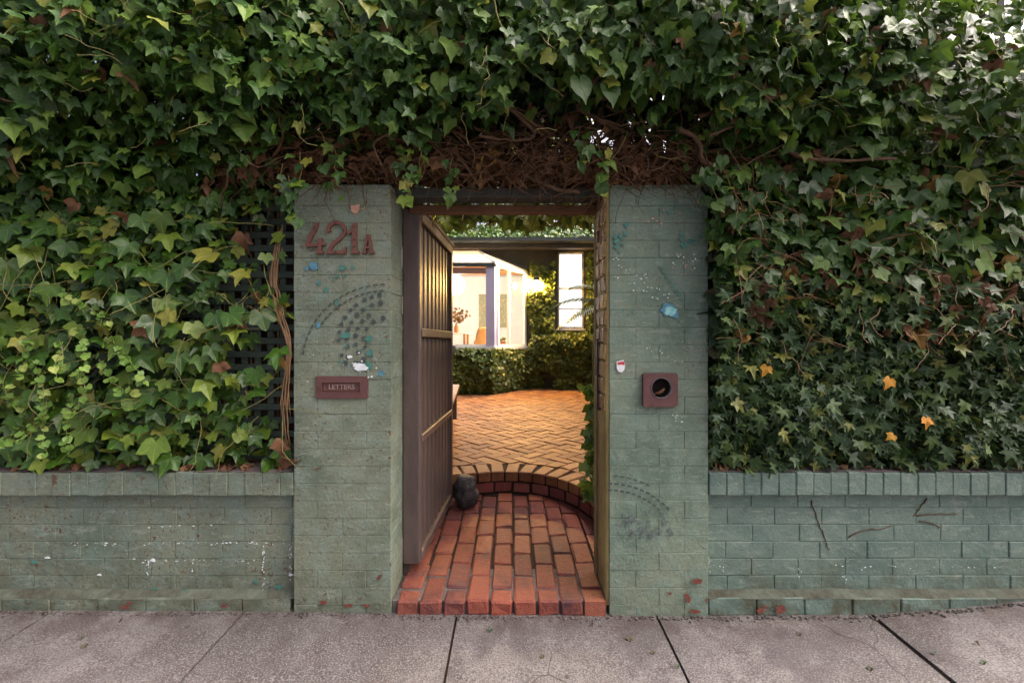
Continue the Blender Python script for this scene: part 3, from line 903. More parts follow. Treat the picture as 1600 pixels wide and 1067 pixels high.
deco(wallR, 'efflorescence', [irregular_blob(*pxz(rng.uniform(1280, 1560), 884 + rng.gauss(0, 1.5), WY), rng.uniform(.001, .004), 8, 1.5, .8, .8) for _ in range(18)] + [irregular_blob(*pxz(a + rng.gauss(0, 2), b + rng.gauss(0, 6), WY), rng.uniform(.001, .003), 8) for a, b in ((1246, 895), (1318, 900), (1127, 881), (1108, 883)) for _ in range(8)], 'whitespl', WY - .0065)
deco(wallR, 'paint_splash', [irregular_blob(*pxz(1293, 921, WY), 3.5 * K, 12), irregular_blob(*pxz(1418, 924, WY), 3 * K, 12)], 'bluespl', WY - .0066)

# right jamb board and post coloured with warm light, left hinge post
jb = thing('door_jamb', 'jamb board added on the right pillar inner face, ochre for warm light', 'door jamb', (.475, .115, .03))
me = MB(); nz = 44
V = []; Ff = []
for i in range(nz + 1):
    z = 2.09 * i / nz
    for j in range(6):
        y = -.105 + .215 * j / 5
        V.append((-.006 + .006 * mnoise.noise((y * 14, z * 5, 4)) + .004 * mnoise.noise((y * 40, z * 14, 8)), y, z))
for i in range(nz):
    for j in range(5):
        a = i * 6 + j; Ff.append([a, a + 6, a + 7, a + 1])
nb = len(V)
for i in range(nz + 1):
    V += [(.012, -.105, 2.09 * i / nz), (.012, .11, 2.09 * i / nz)]
for i in range(nz):
    a = nb + 2 * i
    Ff.append([i * 6, a, a + 2, (i + 1) * 6]); Ff.append([i * 6 + 5, (i + 1) * 6 + 5, a + 3, a + 1])
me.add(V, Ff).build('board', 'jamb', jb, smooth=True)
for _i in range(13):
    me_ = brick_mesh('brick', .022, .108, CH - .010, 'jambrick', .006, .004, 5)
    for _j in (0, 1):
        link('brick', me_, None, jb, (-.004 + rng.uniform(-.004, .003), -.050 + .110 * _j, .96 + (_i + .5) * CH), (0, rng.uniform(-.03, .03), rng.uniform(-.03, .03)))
box('post', -.018, .02, .118, .150, 0, 2.09, 'post', jb, .006)
box('slot', -.024, -.002, .03, .042, .95, 1.33, 'black', jb, .001)
s_ = box('small_plate', -.024, -.004, .02, .048, 1.84, 1.90, 'plate', jb, .002)
hp = box('hinge_post', -.603, -.566, .236, .29, .03, 2.09, 'dkwood', None, .004)
tag(hp, 'dark timber hinge post between left pillar and open gate', 'post')

# lintel
lt = thing('gate_lintel', 'dark green lintel beam with brown timber stop over the gateway', 'lintel', (0, .12, 2.06))
box('beam', -.60, .478, -.045, .06, .028, .076, 'beam', lt, .004)
box('door_stop', -.56, .46, .075, .12, -.018, .026, 'stopwood', lt, .004)

# ------------------------------------------------------------------ gate
gate = thing('gate', 'open brown slatted timber gate swung into the courtyard', 'gate', (-.505, .21, .125), rad(0))
GW, GH, GT = .985, 1.95, .095
gate.rotation_euler = (0, 0, rad(87.4 - 90))
# local: x to the right (face at x = 0), y along the gate
def gbox(name, x0, x1, y0, y1, z0, z1, mat='gate', b=.004, parent=gate): return box(name, x0, x1, y0, y1, z0, z1, mat, parent, b)
gbox('stile', -GT, 0, 0, .045, 0, GH, b=.006)
gbox('stile', -GT, 0, GW - .055, GW, 0, GH, b=.006)
for z0, z1 in ((GH - .06, GH), (1.245, 1.295), (.655, .700), (0, .055)):
    gbox('rail', -GT, .004, .046, GW - .056, z0, z1)
gbox('top_cap', -GT - .006, .012, -.006, GW + .006, GH + .001, GH + .026, b=.006)
npan = 17
for zz0, zz1 in ((.056, .654), (.701, 1.244), (1.296, GH - .061)):
    pitch = (GW - .102) / npan
    for i in range(npan):
        y0 = .047 + i * pitch
        gbox('slat', -.052, -.014 - (.004 if i % 2 else 0), y0 + .008, y0 + pitch - .006, zz0, zz1, b=.006)
    gbox('backing_board', -.085, -.066, .047, GW - .057, zz0, zz1, 'dkwood')
gbox('latch', -.03, .022, GW - .045, GW - .012, 1.12, 1.19, 'steel', .003)
gbox('hinge', -GT - .03, -GT + .002, -.012, .012, .02, .14, 'steel', .003)
gbox('hinge', -GT - .03, -GT + .002, -.012, .012, 1.62, 1.74, 'steel', .003)

# ------------------------------------------------------------------ house number, letter slot, plate, sticker
def ribbon(pts, widths, y0, y1, mb):
    """a flat stroke through (px, py) points with widths in px, standing off the pillar"""
    n = len(pts); Lp = []; Rp = []
    for i in range(n):
        a = Vector(pts[max(i - 1, 0)]); b = Vector(pts[min(i + 1, n - 1)])
        t = (b - a).normalized(); nn = Vector((-t.y, t.x)); w = widths[i] / 2 if hasattr(widths, '__len__') else widths / 2
        Lp.append(Vector(pts[i]) + nn * w); Rp.append(Vector(pts[i]) - nn * w)
    V = []; Ff = []
    for l, r_ in zip(Lp, Rp):
        for q in (l, r_):
            x, z = pxz(q.x, q.y)
            V += [(x, y0, z), (x, y1, z)]
    for i in range(n - 1):
        a = i * 4; b = a + 4
        Ff += [[a, a + 2, b + 2, b], [a + 1, b + 1, b + 3, a + 3], [a, b, b + 1, a + 1], [a + 2, a + 3, b + 3, b + 2]]
    Ff += [[0, 1, 3, 2], [(n - 1) * 4, (n - 1) * 4 + 2, (n - 1) * 4 + 3, (n - 1) * 4 + 1]]
    mb.add(V, Ff)
def smoothpts(P, k=5):
    out = []
    for i in range(len(P) - 1):
        p0 = P[max(i - 1, 0)]; p1 = P[i]; p2 = P[i + 1]; p3 = P[min(i + 2, len(P) - 1)]
        for s in range(k):
            t = s / k
            out.append(tuple(.5 * (2 * p1[c] + (p2[c] - p0[c]) * t + (2 * p0[c] - 5 * p1[c] + 4 * p2[c] - p3[c]) * t * t + (3 * p1[c] - p0[c] - 3 * p2[c] + p3[c]) * t ** 3) for c in range(2)))
    out.append(tuple(P[-1]))
    return out
q = lambda cx, cy: (470 + cx / 10.67, 330 + cy / 10.67)
hn = thing('house_number', 'rust red raised numerals 421A screwed to the left pillar', 'house number', (pxz(532, 400)[0], 0, pxz(532, 400)[1]))
def digit(strokes, label=None, screws=()):
    mb = MB()
    for i, (P, wd, sm) in enumerate(strokes):
        P = [q(*p) for p in P]
        if sm: P = smoothpts(P)
        ribbon(P, wd / 10.67, -.0165 - .0007 * i, -.001, mb)
    o = mb.build('digit', 'rustmetal', hn); o.matrix_parent_inverse = Matrix.Translation(-hn.location)
    for sx, sy in screws:
        x, z = pxz(*q(sx, sy))
        s = MB().lathe([(0, .003), (.0025, .0028), (.0034, .0015), (.0036, 0)], 10, Matrix.Translation((x, -.019, z)) @ Matrix.Rotation(rad(90), 4, 'X')).build('screw', 'black', o)
        s.matrix_parent_inverse = Matrix.Translation(-hn.location)
        s.parent = o; s.matrix_parent_inverse = Matrix.Identity(4)
    return o
digit([([(285, 205), (255, 300), (180, 440), (120, 580)], 62, True), ([(105, 585), (300, 562), (430, 550)], 48, False), ([(340, 455), (335, 700)], 62, False), ([(282, 692), (395, 692)], 44, False)], screws=[(255, 298)])
digit([([(490, 352), (478, 290), (540, 215), (640, 195), (735, 260), (745, 350), (680, 450), (560, 550), (500, 640), (475, 690)], 56, True), ([(452, 690), (770, 690)], 52, False), ([(748, 700), (765, 600)], 32, False)], screws=[(735, 335), (600, 690)])
digit([([(910, 205), (912, 700)], 74, False), ([(805, 375), (890, 320)], 46, False), ([(852, 690), (985, 690)], 44, False)], screws=[(908, 272), (910, 478), (915, 598)])
digit([([(1140, 400), (1095, 560), (1078, 700)], 34, False), ([(1140, 400), (1180, 560), (1195, 700)], 40, False), ([(1090, 615), (1185, 615)], 30, False), ([(1035, 692), (1110, 692)], 34, False), ([(1160, 692), (1235, 692)], 34, False), ([(1100, 430), (1175, 430)], 60, False)], screws=[(1136, 420)])

ls = thing('letter_slot', 'oxide red letter slot plate marked LETTERS on the left pillar', 'letter slot', (pxz(535.5, 621)[0], 0, pxz(535.5, 621)[1]))
lx, lz = ls.location.x, ls.location.z
def lbox(name, p0, p1, y0, y1, mat, b=.002, par=ls):
    x0, z1 = pxz(*p0); x1, z0 = pxz(*p1)
    return box(name, x0 - lx, x1 - lx, y0, y1, z0 - lz, z1 - lz, mat, par, b)
# plate as a frame round the flap
V = []
for (ax, ay) in ((494.5, 587), (575.5, 587), (575.5, 621.5), (494.5, 621.5)):
    V += [(pxz(ax, ay)[0] - lx, yy, pxz(ax, ay)[1] - lz) for yy in (-.011, .002)]
for (ax, ay) in ((505, 597), (563.5, 597), (563.5, 611), (505, 611)):
    V += [(pxz(ax, ay)[0] - lx, yy, pxz(ax, ay)[1] - lz) for yy in (-.013, .002)]
Ff = []
for k in range(4):
    a, b = 2 * k, 2 * ((k + 1) % 4); c, d = a + 8, b + 8
    Ff += [[a, b, d, c], [a, a + 1, b + 1, b], [c, d, d + 1, c + 1]]
MB().add(V, Ff).build('plate', 'plate', ls)
for ax in (500, 570):
    MB().lathe([(.0002, .0022), (.003, .002), (.0045, .0006), (.005, 0)], 12, Matrix.Translation((pxz(ax, 604)[0] - lx, -.0118, pxz(ax, 604)[1] - lz)) @ Matrix.Rotation(rad(90), 4, 'X')).build('screw', 'platedark', ls)
fl = lbox('flap', (505.2, 597.2), (563.3, 610.8), -.0045, .001, 'platedark', .001)
for a, b in (((506.5, 598.2), (562.5, 599.4)), ((506.5, 608.9), (562.5, 610.1)), ((506.5, 599.5), (507.7, 608.8)), ((561.3, 599.5), (562.5, 608.8))):
    lbox('bead', a, b, -.0082, -.004, 'rustmetal', .0008)
def text_mesh(s, size, ext):
    cu = bpy.data.curves.new('txt', 'FONT'); cu.body = s; cu.size = size; cu.extrude = ext; cu.align_x = 'CENTER'; cu.align_y = 'CENTER'
    cu.resolution_u = 3
    to = bpy.data.objects.new('txt', cu); COL.objects.link(to)
    dg = bpy.context.evaluated_depsgraph_get()
    me = bpy.data.meshes.new_from_object(to.evaluated_get(dg))
    bpy.data.objects.remove(to)
    return me
tm = text_mesh('LETTERS', .034, .0015)
tx, tz = pxz(534.5, 604)
link('lettering', tm, 'letterm', ls, (tx - lx, -.0062, tz - lz), (rad(90), 0, 0), (1.02, 1.0, 1.0))

pp = thing('pipe_plate', 'square oxide red plate with a round pipe hole on the right pillar', 'wall plate', (pxz(1029.5, 634)[0], 0, pxz(1029.5, 634)[1]))
bx_, bz_ = pp.location.x, pp.location.z
hx, hz = pxz(1031, 605); hx -= bx_; hz -= bz_; HR = 16.4 * K
x0, z0 = pxz(1003, 634); x1, z1 = pxz(1056.5, 582); x0 -= bx_; x1 -= bx_; z0 -= bz_; z1 -= bz_
V = []; Ff = []; n = 48
for k in range(n):
    th = 2 * math.pi * k / n
    c, s = math.cos(th), math.sin(th)
    t = min((x1 - hx) / c if c > 1e-6 else 9, (x0 - hx) / c if c < -1e-6 else 9, (z1 - hz) / s if s > 1e-6 else 9, (z0 - hz) / s if s < -1e-6 else 9)
    for y in (-.024, .004):
        V += [(hx + HR * c, y, hz + HR * s), (hx + t * c, y, hz + t * s)]
for k in range(n):
    a = 4 * k; b = 4 * ((k + 1) % n)
    Ff += [[a, b, b + 1, a + 1], [a + 2, a + 3, b + 3, b + 2], [a + 1, b + 1, b + 3, a + 3], [a, a + 2, b + 2, b]]
MB().add(V, Ff).build('plate', 'plate', pp)
RY = Matrix.Translation((hx, 0, hz)) @ Matrix.Rotation(rad(90), 4, 'X')
pm = MB().lathe([(HR - .0015, .004), (HR - .0010, .027), (HR - .0035, .0275), (HR - .0045, .0055)], 40, RY)
pm.build('pipe', 'pipe', pp, smooth=True)
# black disc closing the shallow pipe, painted for the shade of a deep hole
MB().lathe([(HR - .004, .0056), (.0001, .0054)], 40, RY).build('pipe_shade_disc', 'holeshade', pp)
cl = MB()
cl.tube([(hx - .030, -.010, hz - .028), (hx - .012, -.011, hz - .026), (hx + .006, -.014, hz - .016), (hx + .018, -.012, hz - .004)], [.003, .007, .008, .004], 10)
cl.build('dead_leaf_curl', 'dead', pp, smooth=True)

st = thing('sticker', 'small white and red paper sticker on the right pillar', 'sticker', (pxz(968.5, 582)[0], 0, pxz(968.5, 582)[1]))
def stk(name, pts, mat, y):
    mb = MB(); decal(mb, [(pxz(*p)[0] - st.location.x, pxz(*p)[1] - st.location.z) for p in pts], y, .0008); mb.build(name, mat, st)
stk('backing', [(963, 564), (974, 562), (976, 570), (975, 577), (971, 581), (966, 580), (963, 575)], 'stickw', -.0066)
stk('red_band', [(964.2, 565), (974.4, 564), (975.3, 570), (970, 568.8), (964.5, 569.5)], 'stickr', -.0075)

# ------------------------------------------------------------------ rock and bench
def rock_mesh():
    import bmesh
    bm = bmesh.new()
    bmesh.ops.create_icosphere(bm, subdivisions=4, radius=1)
    for v in bm.verts:
        p = v.co.copy()
        n = mnoise.noise(p * 1.3 + Vector((3, 1, 5))) * .22 + mnoise.noise(p * 3.1) * .09 + mnoise.noise(p * 8) * .03
        waist = 1 - .17 * math.exp(-((p.z - .18) / .16) ** 2)
        sq = 1 + n
        v.co = Vector((p.x * .098 * sq * waist, p.y * .105 * sq * waist, p.z * .138 * (1 + n * .5)))
        if v.co.z < -.108: v.co.z = -.108
    me = bpy.data.meshes.new('rock'); bm.to_mesh(me); bm.free()
    me.polygons.foreach_set('use_smooth', [True] * len(me.polygons))
    return me
rk = link('door_stop_rock', rock_mesh(), 'rock', None, (-.360, 1.20, RAMP_Z + .108))
tag(rk, 'rounded dark rock propping the open gate on the brick path', 'rock')

bn = thing('bench', 'brown timber bench half hidden behind the open gate', 'bench', (-.90, 3.15, COURT_Z), rad(5))
for i in range(4):
    box('seat_plank', -.205 + i * .103, -.107 + i * .103 + .002, -1.1, 1.1, .415, .455, 'benchwood', bn, .004)
for yy in (-.85, .75):
    for xx in (-.15, .15):
        box('leg', xx - .03, xx + .03, yy - .03, yy + .03, 0, .36, 'dkwood', bn, .004)
    box('crossbar', -.2, .2, yy - .03, yy + .03, .361, .414, 'dkwood', bn, .004)

# ------------------------------------------------------------------ lattices behind the climbers, fences added to stop light leaks
def lattice(label, x0, x1, z0, z1):
    t = thing('lattice', label, 'lattice', ((x0 + x1) / 2, .205, z0))
    bx = t.location.x
    zz = z1 - z0
    p = .072
    n = int((x1 - x0) / p)
    V, Fc = bevbox_data(.034, .010, zz - .06, .002); mv = MB().add(V, Fc).mesh('slat'); mv.materials.append(MAT['lattice'])
    for i in range(1, n):
        link('slat', mv, None, t, (x0 - bx + i * p + rng.uniform(-.003, .003), .011, zz / 2), (0, rng.uniform(-.004, .004), 0))
    V, Fc = bevbox_data(x1 - x0 - .004, .010, .034, .002); mh = MB().add(V, Fc).mesh('slat'); mh.materials.append(MAT['lattice'])
    for j in range(1, int(zz / p)):
        link('slat', mh, None, t, (0, -.0005, j * p), (0, rng.uniform(-.001, .001), 0))
    box('rail', x0 - bx, x1 - bx, -.020, .018, 0, .045, 'lattice', t)
    box('rail', x0 - bx, x1 - bx, -.020, .018, zz - .045, zz, 'lattice', t)
    return t
lattice('green painted square lattice behind the sparse climber on the left wall', -3.70, PL[0] - .006, .700, 2.10)
lattice('green painted square lattice buried behind the dense ivy on the right wall', PR[1] + .006, 3.70, .700, 2.10)
def fence(label, x0, x1):
    t = thing('light_block_fence', label, 'fence', ((x0 + x1) / 2, .30, -.05))
    bx = t.location.x
    n = int((x1 - x0) / .15)
    V, Fc = bevbox_data(.147, .018, 2.30, .003); me = MB().add(V, Fc).mesh('board'); me.materials.append(MAT['dkwood'])
    for i in range(n):
        link('board', me, None, t, (x0 - bx + (i + .5) * (x1 - x0) / n, rng.uniform(-.003, .003), 1.15))
    for z in (.5, 1.9): box('rail', x0 - bx, x1 - bx, .013, .055, z, z + .07, 'dkwood', t)
fence('dark board fence added behind the left lattice to stop light leaks', -3.75, -.87)
fence('dark board fence added behind the right lattice to stop light leaks', .62, 3.75)

# ------------------------------------------------------------------ leaves
def leaf_proto(polar, rings=(.55, 1.0), nth=15, fold=.18, droop=.25, base=.18, wav=.05, seed=0):
    """polar: (deg from tip, radius) pairs on one side; leaf lies in xy, tip along +y, unit length about 1"""
    rg = random.Random(seed)
    A = [p[0] for p in polar]; Rr = [p[1] for p in polar]
    ths = sorted(set([round(a, 2) for a in A] + [-round(a, 2) for a in A]))
    if -180 in ths: ths.remove(-180)
    V = [(0, 0, 0)]; UV = []
    n = len(ths)
    for rr in rings:
        for th in ths:
            r_ = float(np.interp(abs(th), A, Rr)) * rr
            if rr < 1: r_ = r_ * .6 + .4 * rr * .55
            x, y = r_ * math.sin(rad(th)), r_ * math.cos(rad(th))
            V.append((x, y, 0))
    V = np.array(V)
    ph = rg.uniform(0, 6)
    side = rg.uniform(-.06, .06)
    V[:, 2] = fold * np.abs(V[:, 0]) - droop * V[:, 1] * np.abs(V[:, 1]) - droop * .6 * V[:, 0] ** 2 + wav * np.sin(V[:, 0] * 7 + ph) * np.cos(V[:, 1] * 6) + side * V[:, 0]
    UV = np.stack([V[:, 0] * .5 + .5, V[:, 1] * .5 + .25], 1)
    T = []
    for i in range(n):
        j = (i + 1) % n
        if i == n - 1 and ths[0] > -179: 
            if abs(ths[0]) < 170: continue
        T.append((0, 1 + j, 1 + i))
        for k in range(len(rings) - 1):
            a, b = 1 + k * n + i, 1 + k * n + j
            c, d = a + n, b + n
            T += [(a, b, d), (a, d, c)]
    return V, np.array(T), UV
HEART = [(0, 1.0), (7, .87), (16, .76), (30, .68), (48, .64), (70, .60), (94, .54), (118, .49), (142, .42), (160, .32), (175, .14)]
THREE = [(0, 1.0), (13, .80), (30, .60), (46, .70), (58, .86), (70, .66), (95, .52), (124, .46), (150, .34), (172, .12)]
STAR = [(0, 1.0), (13, .68), (27, .46), (42, .66), (53, .90), (66, .55), (82, .40), (98, .56), (110, .64), (128, .38), (155, .2), (174, .1)]
ROUND = [(0, .80), (25, .72), (55, .66), (90, .6), (125, .52), (155, .38), (174, .12)]
DIST = [(0, 1.0), (24, .66), (50, .70), (90, .52), (130, .42), (172, .14)]
PROTO = {}
for nm, pol, fo, dr in (('heart', HEART, .16, .22), ('three', THREE, .20, .22), ('star', STAR, .22, .25), ('round', ROUND, .2, .2), ('dist', DIST, .22, .2)):
    L = []
    for s in range(5):
        rings = (1.0,) if nm == 'dist' else (.55, 1.0)
        pol2 = [(a, r_ * random.Random(s * 31 + int(a)).uniform(.90, 1.08)) for a, r_ in pol]
        L.append(leaf_proto(pol2, rings, fold=fo * (.5 + .35 * s), droop=dr * (.3 + .5 * s), seed=s, wav=.03 + .02 * s))
    PROTO[nm] = L
L = [leaf_proto(THREE, (.55, 1.0), fold=.5 + .2 * s, droop=.5 + .25 * s, wav=.12, seed=40 + s) for s in range(4)]
PROTO['curl'] = L

def leaf_frames(n, normal, nj=.35, tipj=.5, tip=(0, 0, -1)):
    """rotation matrices (columns x, y=tip, z=normal) around a mean normal, tips hanging"""
    normal = np.broadcast_to(np.asarray(normal, float), (n, 3))
    N = normal + R.normal(0, nj, (n, 3))
    N /= np.linalg.norm(N, axis=1)[:, None]
    T = np.broadcast_to(np.asarray(tip, float), (n, 3)) + R.normal(0, tipj, (n, 3)) * np.array([1, .6, .6])
    T = T - (T * N).sum(1)[:, None] * N
    T /= np.linalg.norm(T, axis=1)[:, None] + 1e-9
    X = np.cross(T, N)
    return np.stack([X, T, N], 2)
def leaves_mesh(name, kind, P, M, S, mat):
    """all leaves joined into one mesh, with a random value per leaf"""
    protos = PROTO[kind]
    pick = R.integers(0, len(protos), len(P))
    VV = []; TT = []; UU = []; LV = []; off = 0
    for k, (V, T, UV) in enumerate(protos):
        id_ = np.where(pick == k)[0]
        if not len(id_): continue
        sc_ = S[id_][:, None, None]
        asp = R.uniform(.82, 1.12, (len(id_), 1, 1))
        loc = V[None] * np.concatenate([asp, np.ones_like(asp), np.ones_like(asp)], 2)
        v = np.einsum('nij,nvj->nvi', M[id_], loc) * sc_ + P[id_][:, None, :]
        nv = V.shape[0]
        t = T[None] + (np.arange(len(id_)) * nv)[:, None, None] + off
        VV.append(v.reshape(-1, 3)); TT.append(t.reshape(-1, 3)); UU.append(np.broadcast_to(UV[T].reshape(1, -1, 2), (len(id_), T.size, 2)).reshape(-1, 2))
        LV.append(np.repeat(R.random(len(id_)), nv)); off += nv * len(id_)
    VV = np.concatenate(VV); TT = np.concatenate(TT); UU = np.concatenate(UU); LV = np.concatenate(LV)
    me = bpy.data.meshes.new(name)
    me.vertices.add(len(VV)); me.vertices.foreach_set('co', VV.ravel())
    me.loops.add(TT.size); me.loops.foreach_set('vertex_index', TT.ravel().astype(np.int32))
    me.polygons.add(len(TT)); me.polygons.foreach_set('loop_start', np.arange(0, TT.size, 3, dtype=np.int32))
    me.polygons.foreach_set('use_smooth', np.ones(len(TT), bool))
    uv = me.uv_layers.new(name='UVMap'); uv.data.foreach_set('uv', UU.ravel())
    at = me.attributes.new('lv', 'FLOAT', 'POINT'); at.data.foreach_set('value', LV.astype(np.float32))
    me.update(calc_edges=True); me.validate()
    me.materials.append(MAT[mat])
    return me
def foliage(parent, kind, P, M, S, mat, name='foliage'):
    o = link(name, leaves_mesh(name, kind, P, M, S, mat), None, parent)
    o.matrix_parent_inverse = Matrix.Translation(-parent.location)
    o['kind'] = 'stuff'
    return o
_lm = {}
def leaf_objects(parent, kind, P, M, S, mat, name='leaf'):
    for i in range(len(P)):
        k = int(R.integers(0, len(PROTO[kind])))
        key = (kind, k, mat)
        if key not in _lm:
            V, T, UV = PROTO[kind][k]
            me = bpy.data.meshes.new('leaf')
            me.from_pydata(V.tolist(), [], T.tolist())
            me.polygons.foreach_set('use_smooth', [True] * len(T))
            u = me.uv_layers.new(name='UVMap'); u.data.foreach_set('uv', UV[T].ravel())
            me.materials.append(MAT[mat]); _lm[key] = me
        o = bpy.data.objects.new(name, _lm[key]); COL.objects.link(o)
        o.parent = parent
        m4 = Matrix([[*(M[i][r_] * S[i]), P[i][r_] - parent.location[r_]] for r_ in range(3)] + [[0, 0, 0, 1]])
        o.matrix_local = m4
def fbm(x, z, f, ph):
    return np.array([mnoise.fractal(Vector((a * f + ph, b * f, ph * .7)), 1.0, 2.0, 3) for a, b in zip(x, z)])

def vine(mb, p0, d0, n, step, wander, r0, r1, grav=-.02, sides=4):
    p = Vector(p0); d = Vector(d0).normalized(); pts = [p.copy()]
    for _ in range(n):
        d = (d + Vector((rng.gauss(0, wander), rng.gauss(0, wander * .6), rng.gauss(0, wander) + grav))).normalized()
        p = p + d * step; pts.append(p.copy())
    mb.tube(pts, [r0 + (r1 - r0) * i / n for i in range(n + 1)], sides)
    return pts

# ---- overhanging ivy across the top
top = thing('ivy_hedge', 'dark green heart leaved ivy hedge overhanging the gateway and both walls', 'ivy', (0, .15, 2.15))
def top_lower(x):           # lower edge of the hanging leaves
    px = 800 + x / K * 1.05
    return np.interp(px, [-300, 0, 200, 330, 430, 540, 640, 720, 830, 950, 1080, 1180, 1300, 1450, 1600, 2000], [1.98, 1.98, 1.99, 2.06, 2.24, 2.34, 2.33, 2.38, 2.44, 2.45, 2.38, 2.27, 2.14, 2.05, 2.0, 2.0]) + .05 * np.sin(x * 7.3) * np.sin(x * 2.9 + 1) + .03 * np.sin(x * 17)
def top_front(x, z):
    u = np.clip((z - 1.98) / .65, 0, 1)
    c = np.exp(-(x / 1.0) ** 2)
    return .02 - (.36 - .03 * c) * np.sin(u * 1.35) - .09 * fbm(x, z, 1.6, 3.3) - .05 * fbm(x, z, 4.5, 8.1)
def top_upper(x):
    return np.interp(x, [-3.6, 0, 1.2, 1.75, 2.0, 2.4, 3.6], [3.66, 3.66, 3.65, 3.6, 3.05, 2.72, 2.68])
def hedge_pts(n, x0, x1, z0, z1, lower, upper, front, dmin, dmax, thin=None):
    x = R.uniform(x0, x1, n); z = R.uniform(z0, z1, n)
    ok = (z > lower(x) + R.normal(0, .03, n)) & (z < upper(x) + R.normal(0, .05, n))
    x, z = x[ok], z[ok]
    if thin is not None:
        k = R.random(len(x)) < thin(x, z); x, z = x[k], z[k]
    y = front(x, z) + R.uniform(dmin, dmax, len(x))
    return np.stack([x, y, z], 1)
def poisson(P, dmin, nmax):
    keep = []; cell = {}
    for i, p in enumerate(P):
        c = (int(math.floor(p[0] / dmin)), int(math.floor(p[2] / dmin)))
        if any(abs(P[j][0] - p[0]) ** 2 + (P[j][2] - p[2]) ** 2 < dmin * dmin for dx in (-1, 0, 1) for dz in (-1, 0, 1) for j in cell.get((c[0] + dx, c[1] + dz), ())): continue
        cell.setdefault(c, []).append(i); keep.append(i)
        if len(keep) >= nmax: break
    return np.array(keep)
def thin_center(x, z):
    hole = np.exp(-((x - .02) / .48) ** 2) * np.clip((2.85 - z) / .35, 0, 1)
    return 1 - .22 * hole
P = hedge_pts(15500, -3.5, 3.5, 1.9, 3.7, top_lower, top_upper, top_front, .02, .28, thin_center)
M_ = leaf_frames(len(P), (0, -.85, .45), .42, .45)
foliage(top, 'heart', P, M_, R.uniform(.032, .074, len(P)), 'leafTop')
P = hedge_pts(14500, -3.6, 3.6, 1.95, 3.6, top_lower, top_upper, top_front, .28, .62, lambda x, z: .35 + .65 * thin_center(x, z))
P = P[(P[:, 2] > 2.20) | (np.abs(P[:, 0]) > 1.0)]
P[:, 1] = np.where((P[:, 2] < 2.2), np.minimum(P[:, 1], .14), P[:, 1])
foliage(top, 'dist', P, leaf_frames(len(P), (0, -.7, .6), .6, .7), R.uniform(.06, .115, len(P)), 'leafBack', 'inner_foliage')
P = hedge_pts(3600, -2.75, 2.75, 1.95, 2.95, top_lower, top_upper, top_front, -.05, .02, lambda x, z: .6 + .4 * thin_center(x, z))
keep = poisson(P, .072, 300)
M_ = leaf_frames(len(keep), (0, -.85, .42), .33, .42)
leaf_objects(top, 'heart', P[keep], M_, R.uniform(.050, .095, len(keep)), 'leafTop')
rest_i = np.setdiff1d(np.arange(len(P)), keep)[:2200]
foliage(top, 'three', P[rest_i], leaf_frames(len(rest_i), (0, -.8, .45), .45, .6), R.uniform(.03, .065, len(rest_i)), 'leafTop')
# woody vine stems of the hedge, traced over the gateway
def stem(parent, ppts, r0, r1, mat='bark', sides=8, name='stem'):
    pts = [W(a, b, c) for a, b, c in ppts]
    fine = []
    for i in range(len(pts) - 1):
        for s in range(4):
            t = s / 4
            p0 = pts[max(i - 1, 0)]; p1 = pts[i]; p2 = pts[i + 1]; p3 = pts[min(i + 2, len(pts) - 1)]
            c = .5 * (2 * p1 + (p2 - p0) * t + (2 * p0 - 5 * p1 + 4 * p2 - p3) * t * t + (3 * p1 - p0 - 3 * p2 + p3) * t ** 3)
            fine.append(c + Vector((rng.gauss(0, .0025), 0, rng.gauss(0, .0025))))
    fine.append(pts[-1])
    n = len(fine)
    mb = MB().tube(fine, [(r0 + (r1 - r0) * i / (n - 1)) * rng.uniform(.85, 1.15) for i in range(n)], sides)
    o = mb.build(name, mat, parent, smooth=True)
    o.matrix_parent_inverse = Matrix.Translation(-parent.location)
    return o
stem(top, [(792, 166, 2.0), (815, 185, 2.0), (835, 206, 2.02), (828, 217, 2.02), (790, 218, 2.0), (748, 212, 1.98)], .010, .006)
stem(top, [(760, 215, 2.1), (790, 245, 2.1), (812, 265, 2.1), (860, 292, 2.08), (905, 300, 2.08)], .011, .008)
stem(top, [(594, 268, 2.05), (640, 248, 2.06), (700, 255, 2.08), (735, 262, 2.1)], .007, .010)
stem(top, [(606, 187, 1.95), (612, 205, 1.95), (585, 222, 1.95), (590, 245, 1.98), (597, 258, 1.98)], .005, .006)
stem(top, [(1032, 22, 1.85), (1000, 60, 1.9), (960, 92, 1.95), (925, 130, 2.0), (905, 170, 2.05)], .011, .010)
stem(top, [(1080, 50, 2.0), (1020, 80, 2.05), (980, 120, 2.1), (950, 165, 2.1), (985, 180, 2.1), (1008, 222, 2.08), (1005, 250, 2.08)], .012, .008)
stem(top, [(960, 150, 2.05), (900, 165, 2.05), (940, 190, 2.06), (975, 205, 2.08)], .012, .009)
stem(top, [(1060, 200, 1.95), (1090, 220, 1.95), (1100, 250, 1.97), (1140, 275, 2.0), (1170, 300, 2.0)], .011, .007)
stem(top, [(1108, 212, 1.9), (1140, 200, 1.9), (1162, 192, 1.9)], .007, .005)
stem(top, [(1225, 232, 1.95), (1260, 247, 1.92), (1320, 250, 1.9), (1400, 248, 1.92)], .009, .006)
stem(top, [(1090, 180, 2.0), (1140, 160, 2.0), (1150, 60, 1.98), (1120, -20, 1.95)], .012, .012)
stem(top, [(108, 95, 1.85), (140, 118, 1.86), (160, 138, 1.88), (182, 142, 1.9)], .008, .007)
stem(top, [(0, 155, 1.8), (30, 160, 1.82), (58, 162, 1.85)], .005, .004)
